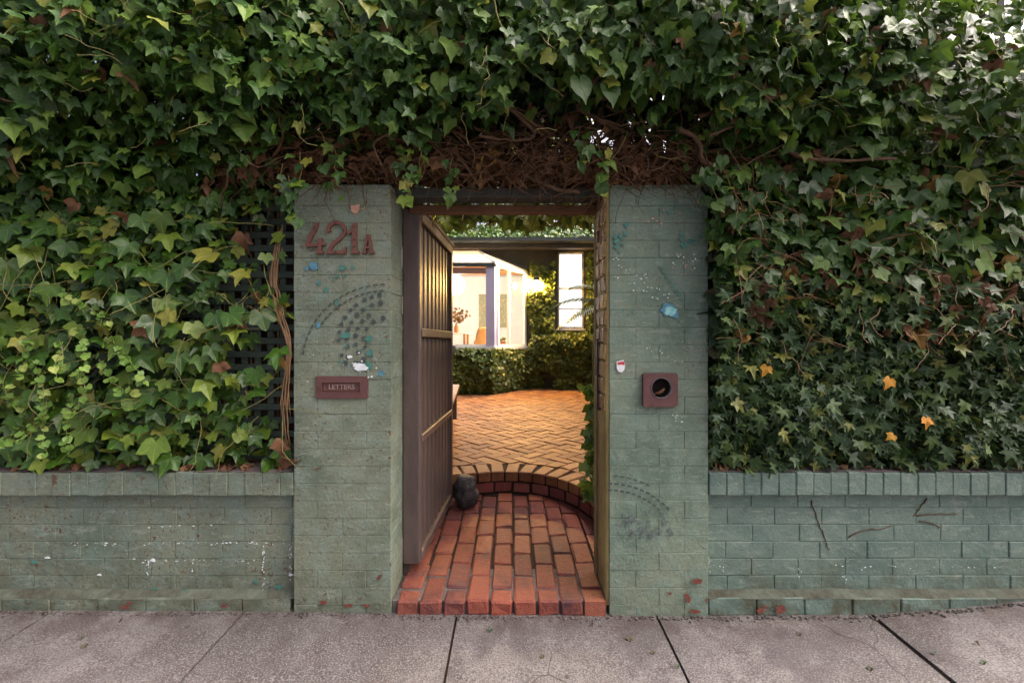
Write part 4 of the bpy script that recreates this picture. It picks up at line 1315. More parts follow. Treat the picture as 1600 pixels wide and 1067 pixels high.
stem(top, [(770, -5, 1.8), (785, 45, 1.8), (805, 85, 1.82), (840, 120, 1.85), (880, 150, 1.9)], .004, .003, 'stemg')
stem(top, [(620, 150, 2.1), (625, 190, 2.1), (600, 160, 2.15), (560, 170, 2.2)], .008, .008)
stem(top, [(790, 100, 2.15), (795, 170, 2.2), (780, 240, 2.2)], .010, .010)
# sprays of pale green stalks
sp = MB()
for _ in range(110):
    x = rng.uniform(-2.7, 2.7); z = rng.uniform(2.15, 2.95)
    y = float(top_front(np.array([x]), np.array([z]))[0]) - .03
    vine(sp, (x, y, z), (rng.gauss(0, 1), -.4, rng.gauss(0, .6)), 7, .022, .28, .0019, .0012, -.02, 3)
o = sp.build('stalks', 'stemg', top); o.matrix_parent_inverse = Matrix.Translation(-top.location); o['kind'] = 'stuff'
# dead leaves among it
P = hedge_pts(60, -2.6, 2.6, 2.0, 2.8, top_lower, top_upper, top_front, -.03, .06)
foliage(top, 'curl', P, leaf_frames(len(P), (0, -.8, .3), .6, .8), R.uniform(.04, .075, len(P)), 'dead', 'dead_leaves')

# ---- tangle of dead twigs on the lintel
tw = thing('twig_tangle', 'tangle of dry brown twigs and dead leaves lying on the lintel', 'twigs', (0, .1, 2.14))
tm_ = MB()
def tang_z(x): return float(np.interp(x, [-1.5, -.8, -.3, .2, .5, 1.0, 1.6], [2.14, 2.17, 2.20, 2.16, 2.14, 2.15, 2.10]) + .03 * math.sin(x * 9) + .02 * math.sin(x * 23))
for _ in range(1700):
    x = rng.uniform(-1.35, 1.55) if rng.random() < .5 else rng.gauss(.45, .5)
    z0_ = tang_z(x)
    y = rng.uniform(-.10, .30); z = z0_ + abs(rng.gauss(.04, .12))
    vine(tm_, (x, y, z), (rng.choice((-1, 1)) * rng.uniform(.6, 1), rng.gauss(0, .3), rng.gauss(-.05, .35)), rng.randint(6, 12), .03, .25, rng.choice((.0015, .002, .0025, .003, .004, .007)), .001, -.02, 4)
for _ in range(160):
    x = rng.uniform(-1.1, 1.25); vine(tm_, (x, rng.uniform(-.05, .0), tang_z(x) + rng.uniform(0, .08)), (rng.gauss(0, .8), -.3, -.35), rng.randint(5, 9), .028, .3, .002, .001, -.05, 4)
o = tm_.build('twigs', 'twig', tw); o.matrix_parent_inverse = Matrix.Translation(-tw.location); o['kind'] = 'stuff'
n = 1500
x = np.concatenate([R.uniform(-1.5, 1.7, n // 2), R.normal(.5, .5, n - n // 2)])
P = np.stack([x, R.uniform(-.06, .32, n), np.array([tang_z(a) for a in x]) + np.abs(R.normal(.03, .11, n))], 1)
foliage(tw, 'curl', P, leaf_frames(n, (0, -.6, .6), .7, 1.0), R.uniform(.03, .07, n), 'dead', 'dead_leaves')
for sx_, r_ in ((-.95, .014), (-.2, .012), (.55, .016), (1.0, .017)):
    stem(tw, [(800 + sx_ / K - 160, 282, 2.25), (800 + sx_ / K - 60, 268, 2.22), (800 + sx_ / K + 40, 277, 2.2), (800 + sx_ / K + 150, 262, 2.24)], r_ * .6, r_ * .8, 'bark', 7, 'branch')

# ---- ivy trailing over the pillar tops and the lintel
ti = thing('trailing_ivy', 'loose ivy sprays trailing over the lintel and pillar tops', 'ivy', (0, -.02, 2.15))
P = []
for (ax, ay, ln) in ((470, 262, 40), (525, 258, 45), (618, 222, 40), (655, 232, 45), (705, 270, 35), (640, 292, 18), (905, 222, 30), (940, 250, 55), (1065, 215, 40), (1100, 225, 50), (1120, 260, 55), (445, 280, 60), (455, 300, 50), (1112, 320, 60)):
    dd = rng.uniform(1.93, 2.05); pts = []
    for k in range(6):
        pts.append(W(ax + rng.gauss(0, 4) + k * rng.uniform(-2, 2), ay - 25 + (ln + 25) * k / 5, dd))
    o = MB().tube(pts, .0016, 4).build('stem', 'stemg', ti); o.matrix_parent_inverse = Matrix.Translation(-ti.location)
    for p in pts[1:]:
        for _k in range(rng.choice((1, 2, 2))): P.append((p.x + rng.gauss(0, .018), p.y - rng.uniform(.0, .02), p.z + rng.gauss(0, .01)))
P = np.array(P)
leaf_objects(ti, 'heart', P[::2], leaf_frames(len(P[::2]), (0, -.85, .35), .35, .4), R.uniform(.030, .060, len(P[::2])), 'leafTop')
leaf_objects(ti, 'three', P[1::2], leaf_frames(len(P[1::2]), (0, -.85, .35), .35, .5), R.uniform(.025, .055, len(P[1::2])), 'leafLeft')

# ---- left climber
lf = thing('climbing_vine', 'sparse climber with large glossy lobed leaves on the left lattice', 'climber', (-1.9, .18, .70))
def lower0(x): return np.full_like(x, .69)
def upL(x): return np.full_like(x, 2.10)
def frontL(x, z):
    u = np.clip((z - .7) / 1.4, 0, 1)
    return .10 - .16 * np.sin(u * 2.0 + .2) - .05 * fbm(x, z, 2.0, 5.5)
def thinL(x, z):
    edge = np.clip((PL[0] - .08 - x) / .60, .0, 1)            # sparser towards the pillar
    gap = np.clip((fbm(x, z, 2.6, 21.0) + .45) / .5, 0, 1)
    hole = np.exp(-((x + 1.25) / .17) ** 2 - ((z - 1.80) / .17) ** 2) + .8 * np.exp(-((x + 1.30) / .15) ** 2 - ((z - 1.28) / .16) ** 2) + .7 * np.exp(-((x + 1.22) / .12) ** 2 - ((z - .92) / .12) ** 2)
    return np.clip(.13 + .87 * edge, 0, 1) * (.25 + .75 * gap) * np.clip(1 - .85 * hole, .02, 1)
P = hedge_pts(3200, -3.6, PL[0] - .01, .70, 2.1, lower0, upL, frontL, .0, .10, thinL)
P[:, 1] = np.minimum(P[:, 1], .18)
foliage(lf, 'three', P, leaf_frames(len(P), (.15, -.85, .5), .36, .5), R.uniform(.036, .074, len(P)), 'leafLeft')
P = hedge_pts(1800, -3.6, PL[0] - .05, 1.35, 2.12, lower0, upL, frontL, .0, .10, lambda x, z: np.clip((z - 1.3) / .6, 0, 1) * np.clip((PL[0] - .18 - x) / .45 + np.clip((z - 1.98) * 7, 0, 1), .02, 1))
foliage(lf, 'three', P, leaf_frames(len(P), (.1, -.85, .5), .36, .5), R.uniform(.035, .07, len(P)), 'leafTop')
P = hedge_pts(1100, -2.75, PL[0] + .02, .72, 1.95, lower0, upL, frontL, -.06, -.01, thinL)
keep = poisson(P, .064, 285)
leaf_objects(lf, 'three', P[keep], leaf_frames(len(keep), (.18, -.80, .55), .30, .45), R.uniform(.042, .098, len(keep)), 'leafLeft')
# dense leaves behind towards the far left
P = hedge_pts(900, -3.6, -1.65, .72, 2.1, lower0, upL, frontL, .06, .13)
P[:, 1] = np.minimum(P[:, 1], .19)
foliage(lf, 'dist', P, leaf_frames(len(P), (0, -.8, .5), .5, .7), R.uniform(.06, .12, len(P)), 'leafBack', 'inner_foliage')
# small round yellow green leaves on threads
P = []
thr = MB()
for _ in range(20):
    x = rng.uniform(-2.65, -1.85); z = rng.uniform(.95, 1.6)
    y = float(frontL(np.array([x]), np.array([z]))[0]) - .065
    pts = vine(thr, (x, y, z), (rng.gauss(.3, .5), -.1, -1), 9, .03, .25, .0016, .001, -.05, 3)
    for p in pts:
        for _k in range(2): P.append((p.x + rng.gauss(0, .012), p.y - rng.uniform(0, .012), p.z + rng.gauss(0, .012)))
P = np.array(P); P = P[P[:, 2] > .72]
foliage(lf, 'round', P, leaf_frames(len(P), (.1, -.8, .5), .4, .9), R.uniform(.016, .034, len(P)), 'leafSmall', 'small_leaves')
for _ in range(80):
    x = rng.uniform(-2.75, PL[0] - .03); z = rng.uniform(.85, 1.95)
    y = float(frontL(np.array([x]), np.array([z]))[0]) - rng.uniform(.0, .06)
    vine(thr, (x, y, z), (rng.gauss(-.3, .8), -.15, rng.gauss(-.5, .5)), 9, .032, .20, .0017, .001, -.03, 4)
o = thr.build('stalks', 'stemg', lf); o.matrix_parent_inverse = Matrix.Translation(-lf.location); o['kind'] = 'stuff'
# rope of bare stems against the pillar edge
for k in range(7):
    a = rng.uniform(-6, 6)
    stem(lf, [(430 + a + 8, 350 + k * 6, 2.14), (428 + a, 430, 2.12), (438 + a, 480 + k * 3, 2.1), (452 + a * .5, 540, 2.09), (446 + a, 600 + k * 7, 2.1), (450 + a, 650 + k * 8, 2.12)], .0035, .0025, 'stemr', 5)
P = np.array([W(a, b, c) for a, b, c in ((228, 510, 2.0), (366, 508, 2.03), (442, 692, 2.06), (345, 570, 2.04), (405, 462, 2.06), (196, 336, 2.0), (118, 318, 1.98), (382, 370, 2.06), (440, 560, 2.05), (395, 612, 2.06), (448, 715, 2.07))])
leaf_objects(lf, 'curl', P, leaf_frames(len(P), (.2, -.8, .3), .35, .6), R.uniform(.045, .075, len(P)), 'dead', 'dead_leaf')

# ---- right ivy
rt = thing('wall_ivy', 'dense ivy of small dark star shaped leaves covering the right lattice', 'ivy', (2.0, .18, .70))
def frontR(x, z):
    u = np.clip((z - .7) / 1.45, 0, 1)
    return .06 - .20 * np.sin(u * 1.7 + .15) - .045 * fbm(x, z, 2.2, 15.5) - .03 * fbm(x, z, 6, 2.5)
def lowR(x): return .70 + .02 * np.sin(x * 9)
def upR(x): return np.full_like(x, 2.2)
XR0 = PR[1] + .01
P = hedge_pts(8000, XR0, 3.6, .70, 1.72, lowR, upR, frontR, .0, .11)
P[:, 1] = np.minimum(P[:, 1], .18)
foliage(rt, 'star', P, leaf_frames(len(P), (-.08, -.82, .5), .48, .6), R.uniform(.026, .054, len(P)), 'leafRight')
P = hedge_pts(3200, XR0, 3.6, 1.5, 2.2, lowR, upR, frontR, .0, .10, lambda x, z: np.clip((z - 1.45) / .3, 0, 1))
foliage(rt, 'three', P, leaf_frames(len(P), (-.05, -.82, .5), .46, .55), R.uniform(.035, .072, len(P)), 'leafTop')
P = hedge_pts(1500, XR0, 3.6, .74, 2.2, lowR, upR, frontR, .09, .16)
P[:, 1] = np.minimum(P[:, 1], .19)
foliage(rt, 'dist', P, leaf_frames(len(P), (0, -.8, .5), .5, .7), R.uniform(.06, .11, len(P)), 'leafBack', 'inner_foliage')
P = hedge_pts(3000, XR0 - .015, 2.75, .72, 1.62, lowR, upR, frontR, -.035, -.005)
keep = poisson(P, .062, 190)
leaf_objects(rt, 'star', P[keep], leaf_frames(len(keep), (-.1, -.82, .5), .36, .5), R.uniform(.036, .064, len(keep)), 'leafRight')
P = hedge_pts(1500, XR0, 2.75, 1.6, 2.12, lowR, upR, frontR, -.045, -.005)
keep = poisson(P, .08, 110)
leaf_objects(rt, 'three', P[keep], leaf_frames(len(keep), (-.05, -.82, .5), .34, .45), R.uniform(.05, .088, len(keep)), 'leafTop')
P = hedge_pts(620, XR0, 3.3, 1.35, 2.15, lowR, upR, frontR, -.01, .06, lambda x, z: np.clip(fbm(x, z, 2.4, 44) * 2 + .55, 0, 1))
foliage(rt, 'curl', P, leaf_frames(len(P), (0, -.8, .3), .5, .9), R.uniform(.035, .07, len(P)), 'dead', 'dead_leaves')
P = np.array([W(1198, 574, 2.03), W(1390, 593, 2.0), W(1447, 655, 2.02), W(1395, 680, 2.03)])
leaf_objects(rt, 'three', P, leaf_frames(4, (-.1, -.9, .3), .2, .6), np.array([.045, .05, .045, .035]), 'yellowleaf', 'yellow_leaf')
for ppts in ([(1268, 782, 2.147), (1277, 810, 2.147), (1287, 835, 2.147), (1296, 858, 2.147)], [(1327, 838, 2.147), (1350, 828, 2.147), (1375, 826, 2.147), (1394, 820, 2.147)], [(1449, 778, 2.147), (1438, 793, 2.147), (1427, 806, 2.147)], [(1434, 806, 2.147), (1460, 803, 2.147), (1498, 803, 2.147)], [(1436, 813, 2.147), (1455, 817, 2.147), (1470, 824, 2.147)]):
    stem(rt, ppts, .0032, .0018, 'bark', 5, 'dry_stem')
st_ = MB()
for _ in range(110):
    x = rng.uniform(XR0, 2.7); z = rng.uniform(1.3, 2.1)
    y = float(frontR(np.array([x]), np.array([z]))[0]) - .02
    vine(st_, (x, y, z), (rng.gauss(0, 1), -.3, rng.gauss(-.2, .6)), 8, .028, .25, .002, .0012, -.03, 4)
o = st_.build('stalks', 'stemr', rt); o.matrix_parent_inverse = Matrix.Translation(-rt.location); o['kind'] = 'stuff'

# dead leaf litter on the two coping tops
for label, x0, x1 in (('brown dead leaves lying on the left wall coping', -3.4, PL[0] - .02), ('brown dead leaves lying on the right wall coping', PR[1] + .03, 3.4)):
    n = 130
    P = np.stack([R.uniform(x0, x1, n), R.uniform(.03, .19, n), np.full(n, .706)], 1)
    o = link('leaf_litter', leaves_mesh('leaf_litter', 'curl', P, leaf_frames(n, (0, -.1, 1), .25, 1.0, (0, -1, 0)), R.uniform(.02, .045, n), 'dead'))
    tag(o, label, 'leaves', None, 'stuff')

n = 26
xx = R.uniform(-2.5, 2.5, n); yy = -np.abs(R.normal(0, .35, n)) - .01
yy = np.clip(yy, -1.2, -.015)
P = np.stack([xx, yy, np.array([pave_z(a, b) + .006 for a, b in zip(xx, yy)])], 1)
o = link('leaf_litter', leaves_mesh('leaf_litter', 'curl', P, leaf_frames(n, (0, -.05, 1), .12, 1.0, (0, -1, 0)), R.uniform(.010, .022, n), 'litter'))
tag(o, 'few small dry leaves scattered on the pavement', 'leaves', None, 'stuff')
cr_ = MB()
for _ in range(900):
    x = rng.uniform(-3.2, 3.2); y = -abs(rng.gauss(0, .016)) - .004
    if -.6 < x < .48: y -= .016
    r_ = rng.uniform(.0015, .006)
    V, Fc = bevbox_data(r_ * 2, r_ * 1.6, r_, r_ * .3, r_ * .2)
    cr_.add(V, Fc, Matrix.Translation((x, y, pave_z(x, y) + r_ * .4)) @ Matrix.Rotation(rng.uniform(0, 3), 4, 'Z'))
o = cr_.build('grit', 'mortar'); tag(o, 'crumbled mortar grit along the foot of the wall', 'grit', None, 'stuff')

# ---- vine leaves hanging inside the gateway and by the right jamb
pv = thing('pergola_vine', 'yellow green vine leaves hanging inside the gateway below the lintel', 'vine', (0, .9, 2.2))
n = 2600
x = R.uniform(-1.6, 1.3, n); y = R.uniform(.45, 2.9, n)
yo = np.argsort(y + R.normal(0, .3, n)); x, y = x[yo], y[yo]
P = np.stack([x, y, 2.19 + .26 * (y - .45) + np.abs(R.normal(.0, .12, n)) - .05 * np.sin(x * 6) ** 2], 1)
P[:240, 1] = R.uniform(.42, 1.5, 240); P[:240, 0] = R.uniform(-.75, .62, 240); P[:240, 2] = 2.16 + .17 * (P[:240, 1] - .45) + np.abs(R.normal(0, .07, 240)) - .05 * np.sin(P[:240, 0] * 5 + 1) ** 2
keep = np.arange(0, 240)
leaf_objects(pv, 'three', P[keep], leaf_frames(240, (0, -.7, .4), .45, .5), R.uniform(.06, .11, 240), 'leafWarm')
foliage(pv, 'dist', P[240:], leaf_frames(n - 240, (0, -.5, .7), .5, .6), R.uniform(.07, .12, n - 240), 'leafBack')  # rear canopy made dense to keep sky light off the ramp
for yy in (.6, 1.0, 1.5, 2.1, 2.7):
    o = MB().tube([(-1.4, yy, 2.28 + .26 * (yy - .45)), (0, yy, 2.27 + .26 * (yy - .45)), (1.1, yy, 2.28 + .26 * (yy - .45))], .008, 6).build('stem', 'bark', pv); o.matrix_parent_inverse = Matrix.Translation(-pv.location)
jv = thing('hanging_vine', 'green vine trailing down inside the right pillar', 'vine', (.50, .45, .8))
pts = [(903 + 14 * math.sin(k * 1.1) + 14, 600 + k * 11, 2.62) for k in range(17)]
stem(jv, [(928, 520, 2.6)] + [(925 - 3 * math.sin(k), 600 + k * 40, 2.62) for k in range(5)], .004, .002, 'stemg', 5)
P = []
for k in range(60):
    yy = rng.uniform(600, 775)
    P.append(W(rng.gauss(923, 6), yy, rng.uniform(2.52, 2.66)))
P = np.array(P)
leaf_objects(jv, 'three', P, leaf_frames(len(P), (-.3, -.8, .3), .4, .5), R.uniform(.035, .07, len(P)), 'leafLeft')

# ------------------------------------------------------------------ house
HY = 7.8
BC1 = (-.378, 6.8); BJ = (.33, HY)
SILL, HEAD = 1.237, 2.92
house = thing('house', 'ivy clad single storey house with lit bay window behind the courtyard', 'house', (-.3, HY, 0))
hxo, hyo, hzo = house.location
def hbox(name, x0, x1, y0, y1, z0, z1, mat, parent=None, b=.004):
    p = parent or house
    o = box(name, x0, x1, y0, y1, z0, z1, mat, p, b)
    off = house.location if parent is None or parent.parent is None else house.location
    o.location = o.location - Vector((hxo, hyo, hzo)) if (parent is None) else o.location - Vector((hxo, hyo, hzo)) - parent.location
    return o
BLX = -3.1
WX0, WX1, WZ0, WZ1 = 1.08, 1.68, 1.645, 3.445
wm = MB(); HT0 = -.79
wm.box(-6, BLX, HY, HY + .22, 0, 3.7, .002); wm.box(BJ[0], WX0, HY, HY + .22, 0, 3.7, .002); wm.box(WX1, 5, HY, HY + .22, 0, 3.7, .002)
wm.box(WX0, WX1, HY + .001, HY + .22, 0, WZ0, .002); wm.box(WX0, WX1, HY + .001, HY + .22, WZ1, 3.7, .002)
wm.box(BLX, BJ[0], HY + .002, HY + .22, 3.45, 3.7, .002)
wm.prism([(HT0, 3.452), (BJ[0] + .001, 2.93), (BJ[0] + .001, 3.452)], 0, .215, Matrix(((1, 0, 0, 0), (0, 0, -1, HY + .218), (0, 1, 0, 0), (0, 0, 0, 1))))
wm.prism([(-2.6, 3.452), (BLX - .001, 3.452), (BLX - .001, 2.93)], 0, .215, Matrix(((1, 0, 0, 0), (0, 0, -1, HY + .218), (0, 1, 0, 0), (0, 0, 0, 1))))
o = wm.build('wall', 'houseWall', house); o.matrix_parent_inverse = Matrix.Translation(-house.location)
def hmb(mb, name, mat, parent=house, smooth=False):
    o = mb.build(name, mat, parent, smooth=smooth)
    o.matrix_parent_inverse = Matrix.Translation(-house.location) if parent is house else Matrix.Identity(4)
    return o
# bay base
bayx0 = -2.4
mb = MB(); mb.prism([(bayx0, BC1[1]), BC1, BJ, (BLX, HY)], 0.0, SILL - .06); hmb(mb, 'bay_base', 'houseWall')
bay = MB(); bay.prism([(bayx0 - .05, BC1[1] - .05), (BC1[0] + .03, BC1[1] - .05), (BJ[0] + .06, HY - .01), (BLX - .06, HY - .01)], SILL - .059, SILL); bayo = hmb(bay, 'bay_sill', 'white')
def bar(name, a, b, z0, z1, thick, wid, mat, parent=house):
    """vertical-sided bar from a to b in plan"""
    a = Vector(a); b = Vector(b); t = (b - a).normalized(); n = Vector((-t.y, t.x)) * thick / 2
    mb = MB(); mb.prism([tuple(a - n), tuple(b - n), tuple(b + n), tuple(a + n)], z0, z1); return hmb(mb, name, mat, parent)
V2 = Vector
c1 = V2(BC1); bj = V2(BJ); cl_ = V2((bayx0, BC1[1]))
u = (bj - c1).normalized(); Ls = (bj - c1).length
# posts, mullions, heads, panes of the bay
mbp = MB(); mbp.prism([(c1.x - .17, c1.y - .03), (c1.x + .01, c1.y - .03), (c1.x + .06, c1.y + .04), (c1.x - .02, c1.y + .10), (c1.x - .17, c1.y + .08)], SILL, HEAD - .002)
hmb(mbp, 'corner_post', 'lavender')
bar('side_post', c1 + u * .085, c1 + u * .15, SILL, HEAD - .002, .07, 0, 'white')
bar('mullion', c1 + u * .50, c1 + u * .56, SILL, HEAD - .002, .06, 0, 'white')
bar('mullion', bj - u * .09, bj - u * .02, SILL, HEAD - .002, .06, 0, 'white')
bar('sill_rail', c1 + u * .151, c1 + u * .499, SILL + .001, SILL + .05, .05, 0, 'white'); bar('sill_rail', c1 + u * .561, bj - u * .091, SILL + .001, SILL + .05, .05, 0, 'white')
bar('sill_rail', cl_ + V2((.05, .02)), c1 + V2((-.172, .02)), SILL + .001, SILL + .05, .05, 0, 'white')
bar('mullion', V2((-1.55, 6.82)), V2((-1.47, 6.82)), SILL + .051, HEAD - .002, .06, 0, 'white')
bar('head_rail', cl_ + V2((0, 0)), c1 + V2((.02, 0)), HEAD, HEAD + .07, .10, 0, 'gutter')
bar('head_rail', c1 + u * .03, bj, HEAD + .001, HEAD + .06, .08, 0, 'white')
bar('pane', c1 + u * .151, c1 + u * .499, SILL + .052, HEAD - .004, .006, 0, 'glass')
bar('pane', c1 + u * .561, bj - u * .091, SILL + .052, HEAD - .004, .006, 0, 'glass')
bar('pane', V2((-1.469, 6.82)), c1 + V2((-.172, .02)), SILL + .052, HEAD - .004, .006, 0, 'glass')
bar('pane', cl_ + V2((.05, .02)), V2((-1.551, 6.82)), SILL + .052, HEAD - .004, .006, 0, 'glass')
ul = (V2((BLX, HY)) - cl_); bar('pane', cl_ + ul * .08, cl_ + ul * .96, SILL + .002, HEAD - .004, .006, 0, 'glass')
# sloping bay roof panels
HT = (-.79, HY - .003, 3.445); HTL = (-2.6, HY - .003, 3.445)
def panel(P4, th=.02):
    P4 = [Vector(p) for p in P4]; n = (P4[1] - P4[0]).cross(P4[-1] - P4[0]).normalized() * th
    k = len(P4); V = P4 + [p + n for p in P4]
    Fc = [list(range(k))[::-1], [k + i for i in range(k)]] + [[i, (i + 1) % k, k + (i + 1) % k, k + i] for i in range(k)]
    return MB().add(V, Fc)
hmb(panel([(bayx0, 6.8, HEAD + .072), (BC1[0], 6.8, HEAD + .072), HT, HTL]), 'roof_panel', 'opal')
hmb(panel([(BC1[0] + .004, 6.8, HEAD + .072), (BJ[0], HY - .003, HEAD + .072), (HT[0] + .004, HT[1], HT[2])]), 'roof_panel', 'opal')
mb = MB(); mb.tube([(BC1[0], 6.79, HEAD + .10), (HT[0], HT[1], HT[2] + .03)], .03, 6); hmb(mb, 'hip_bar', 'white')
mb = MB(); mb.tube([(HT[0], HT[1] - .01, HT[2] + .04), (BJ[0] + .03, HY - .02, HEAD + .12)], .02, 6); hmb(mb, 'flashing', 'gutter')
# gutter, fascia, roof
gm = MB()
prof = [(-.09, .10), (-.09, .02), (-.06, -.01), (.0, -.01), (.03, .02), (.03, .10)]
V = []; Fc = []
for x in (-6, 5):
    V += [(x, 7.46 + a, 3.58 + b) for a, b in prof]
k = len(prof)
for i in range(k - 1): Fc.append([i, i + 1, k + i + 1, k + i])
Fc += [list(range(k)), [k + i for i in range(k)][::-1]]
gm.add(V, Fc); hmb(gm, 'gutter', 'gutter')
hbox('fascia', -6, 5, 7.494, 7.53, 3.46, 3.70, 'fascia')
hbox('eave_soffit', -6, 5, 7.531, HY - .002, 3.48, 3.50, 'fascia')
rf = MB(); rf.add([(-6, 7.44, 3.70), (5, 7.44, 3.70), (5, 11.6, 4.6), (-6, 11.6, 4.6), (-6, 7.44, 3.67), (5, 7.44, 3.67), (5, 11.6, 4.57), (-6, 11.6, 4.57)], [[0, 1, 2, 3], [4, 7, 6, 5], [0, 4, 5, 1], [2, 6, 7, 3], [1, 5, 6, 2], [0, 3, 7, 4]])
hmb(rf, 'roof', 'gutter')
# sash window with lit blind
for nm_, a in (('window_frame', (WX0, WX0 + .04, WZ0, WZ1)), ('window_frame', (WX1 - .04, WX1, WZ0, WZ1)), ('window_frame', (WX0 + .041, WX1 - .041, WZ1 - .05, WZ1)), ('window_frame', (WX0 + .041, WX1 - .041, WZ0, WZ0 + .05)), ('meeting_rail', (WX0 + .041, WX1 - .041, 2.57, 2.61)), ('glazing_bar', (WX0 + .041, WX1 - .041, 2.10, 2.13))):
    hbox(nm_, a[0], a[1], HY + .03, HY + .08, a[2], a[3], 'white')
hbox('window_sill', WX0 - .04, WX1 + .04, HY - .06, HY + .03, WZ0 - .05, WZ0 - .001, 'white')
hbox('pane', WX0 + .042, WX1 - .042, HY + .05, HY + .056, WZ0 + .051, 2.099, 'glass', None, .001)
hbox('pane', WX0 + .042, WX1 - .042, HY + .05, HY + .056, 2.131, 2.569, 'glass', None, .001)
hbox('pane', WX0 + .042, WX1 - .042, HY + .05, HY + .056, 2.611, WZ1 - .051, 'glass', None, .001)
hbox('blind', WX0, WX1, HY + .14, HY + .15, WZ0, WZ1, 'blind', None, .001)
# the room
FZ = .75
hbox('room_floor', -4.0, .96, HY + .222, 11.7, FZ - .05, FZ, 'infloor')
mb = MB(); mb.prism([(bayx0, BC1[1] + .1), (BC1[0], BC1[1] + .1), (BJ[0] - .08, HY + .22), (BLX + .1, HY + .22)], SILL + .0005, SILL + .002); hmb(mb, 'bay_seat', 'white')
hbox('room_back_wall', -4.0, .96, 11.7, 11.8, FZ + .001, 3.449, 'inwall')
hbox('room_side_wall', .86, .96, HY + .222, 11.698, FZ + .001, 3.449, 'inwall')
hbox('room_side_wall', -4.1, -4.0, HY + .222, 11.698, FZ + .001, 3.449, 'inwall')
hbox('ceiling', -4.1, .97, HY + .225, 11.8, 3.451, 3.48, 'inwall')
hbox('ceiling_beam', -3.9, .80, HY + .25, HY + .36, 3.04, 3.16, 'orange')
hbox('ceiling_beam', -3.9, .84, 10.2, 10.3, 3.28, 3.42, 'orange')
hbox('bay_lining', bayx0, BC1[0] - .1, 6.86, 6.90, HEAD - .14, HEAD - .01, 'orange')

# things in the room
pl = thing('pendant_lamp', 'glowing white globe pendant lamp seen through the bay window', 'lamp', (-1.42, 8.45, 2.76))
mb = MB(); mb.lathe([(max(.0005, .25 * math.sin(math.pi * k / 20)), -.25 * math.cos(math.pi * k / 20)) for k in range(21)], 32); mb.build('globe', 'globe', pl, smooth=True)
mb = MB(); mb.tube([(0, 0, .25), (0, 0, .69)], .006, 6); mb.build('cord', 'black', pl)
pt = thing('wall_art', 'mottled tan and orange abstract canvas on the room wall', 'picture', (-.59, 11.675, 1.80))
box('canvas', -.49, .49, -.02, .02, 0, 1.08, 'art', pt, .004)
tb = thing('dining_table', 'white dining table inside the bay window', 'table', (-1.75, 7.75, FZ))
box('table_top', -.75, .75, -.4, .4, .765, .79, 'white', tb, .006)
for xx in (-.68, .68):
    for yy in (-.34, .34): box('leg', xx - .025, xx + .025, yy - .025, yy + .025, 0, .764, 'orange', tb)
# shell chair
chh = thing('dining_chair', 'tan moulded shell chair beside the dining table', 'chair', (-.78, 7.62, FZ), rad(-38))
chh.scale = (1.12, 1.12, 1.02)
V = []; Fc = []; nu, nv_ = 12, 10
prof = [(-.24, .47), (-.14, .45), (.0, .445), (.10, .46), (.17, .52), (.205, .62), (.225, .74), (.24, .86), (.25, .90)]
for i, (px_, pz_) in enumerate(prof):
    wdt = [.20, .225, .235, .235, .235, .235, .23, .20, .15][i]
    for j in range(nu + 1):
        s = (j / nu - .5) * 2
        V.append((px_ - (.06 * s * s if i > 3 else 0), wdt * s, pz_ + (.05 * s * s if i <= 4 else 0)))
for i in range(len(prof) - 1):
    for j in range(nu):
        a = i * (nu + 1) + j; Fc.append([a, a + 1, a + nu + 2, a + nu + 1])
co = MB().add(V, Fc).build('shell', 'chair', chh, smooth=True)
sm = co.modifiers.new('thickness', 'SOLIDIFY'); sm.thickness = .012
for xx, yy in ((-.18, -.17), (-.18, .17), (.14, -.17), (.14, .17)):
    MB().tube([(xx * .6, yy * .6, .45), (xx * 1.15, yy * 1.15, 0)], [.014, .010], 8).build('leg', 'orange', chh)
# sprig in a vase on the table
vs = thing('vase_sprig', 'vase with dark red leaved sprig on the dining table', 'vase', (-1.28, 7.62, FZ + .79))
MB().lathe([(.001, 0), (.045, .0), (.06, .06), (.05, .14), (.025, .19), (.03, .21)], 16).build('vase', 'pot', vs, smooth=True)
tws = MB()
ends = []
for k in range(9):
    pts = vine(tws, (0, 0, .19), (rng.gauss(.25, .5), rng.gauss(0, .5), 1), 7, .055, .16, .004, .002, -.02, 4); ends += pts[2:]
tws.build('sprig', 'bark', vs)
P = np.array([(p.x + rng.gauss(0, .02) + vs.location.x, p.y + vs.location.y, p.z + rng.gauss(0, .02) + vs.location.z) for p in ends])
foliage(vs, 'round', P, leaf_frames(len(P), (0, -.9, .2), .5, .9), R.uniform(.04, .07, len(P)), 'dead', 'leaves')
# small pot on the bay sill
sp_ = thing('potted_plant', 'little terracotta pot with seedling on the inner bay sill', 'plant', (-.20, 7.30, SILL + .001))
MB().lathe([(.001, 0), (.05, 0), (.065, .11), (.06, .115), (.055, .10), (.001, .095)], 16).build('pot', 'pot', sp_, smooth=True)
P = np.array([(-.20 + rng.gauss(0, .03), 7.30 + rng.gauss(0, .03), SILL + .13 + rng.uniform(0, .06)) for _ in range(14)])
foliage(sp_, 'round', P, leaf_frames(14, (0, -.7, .7), .5, .9), R.uniform(.03, .05, 14), 'leafWarm', 'leaves')

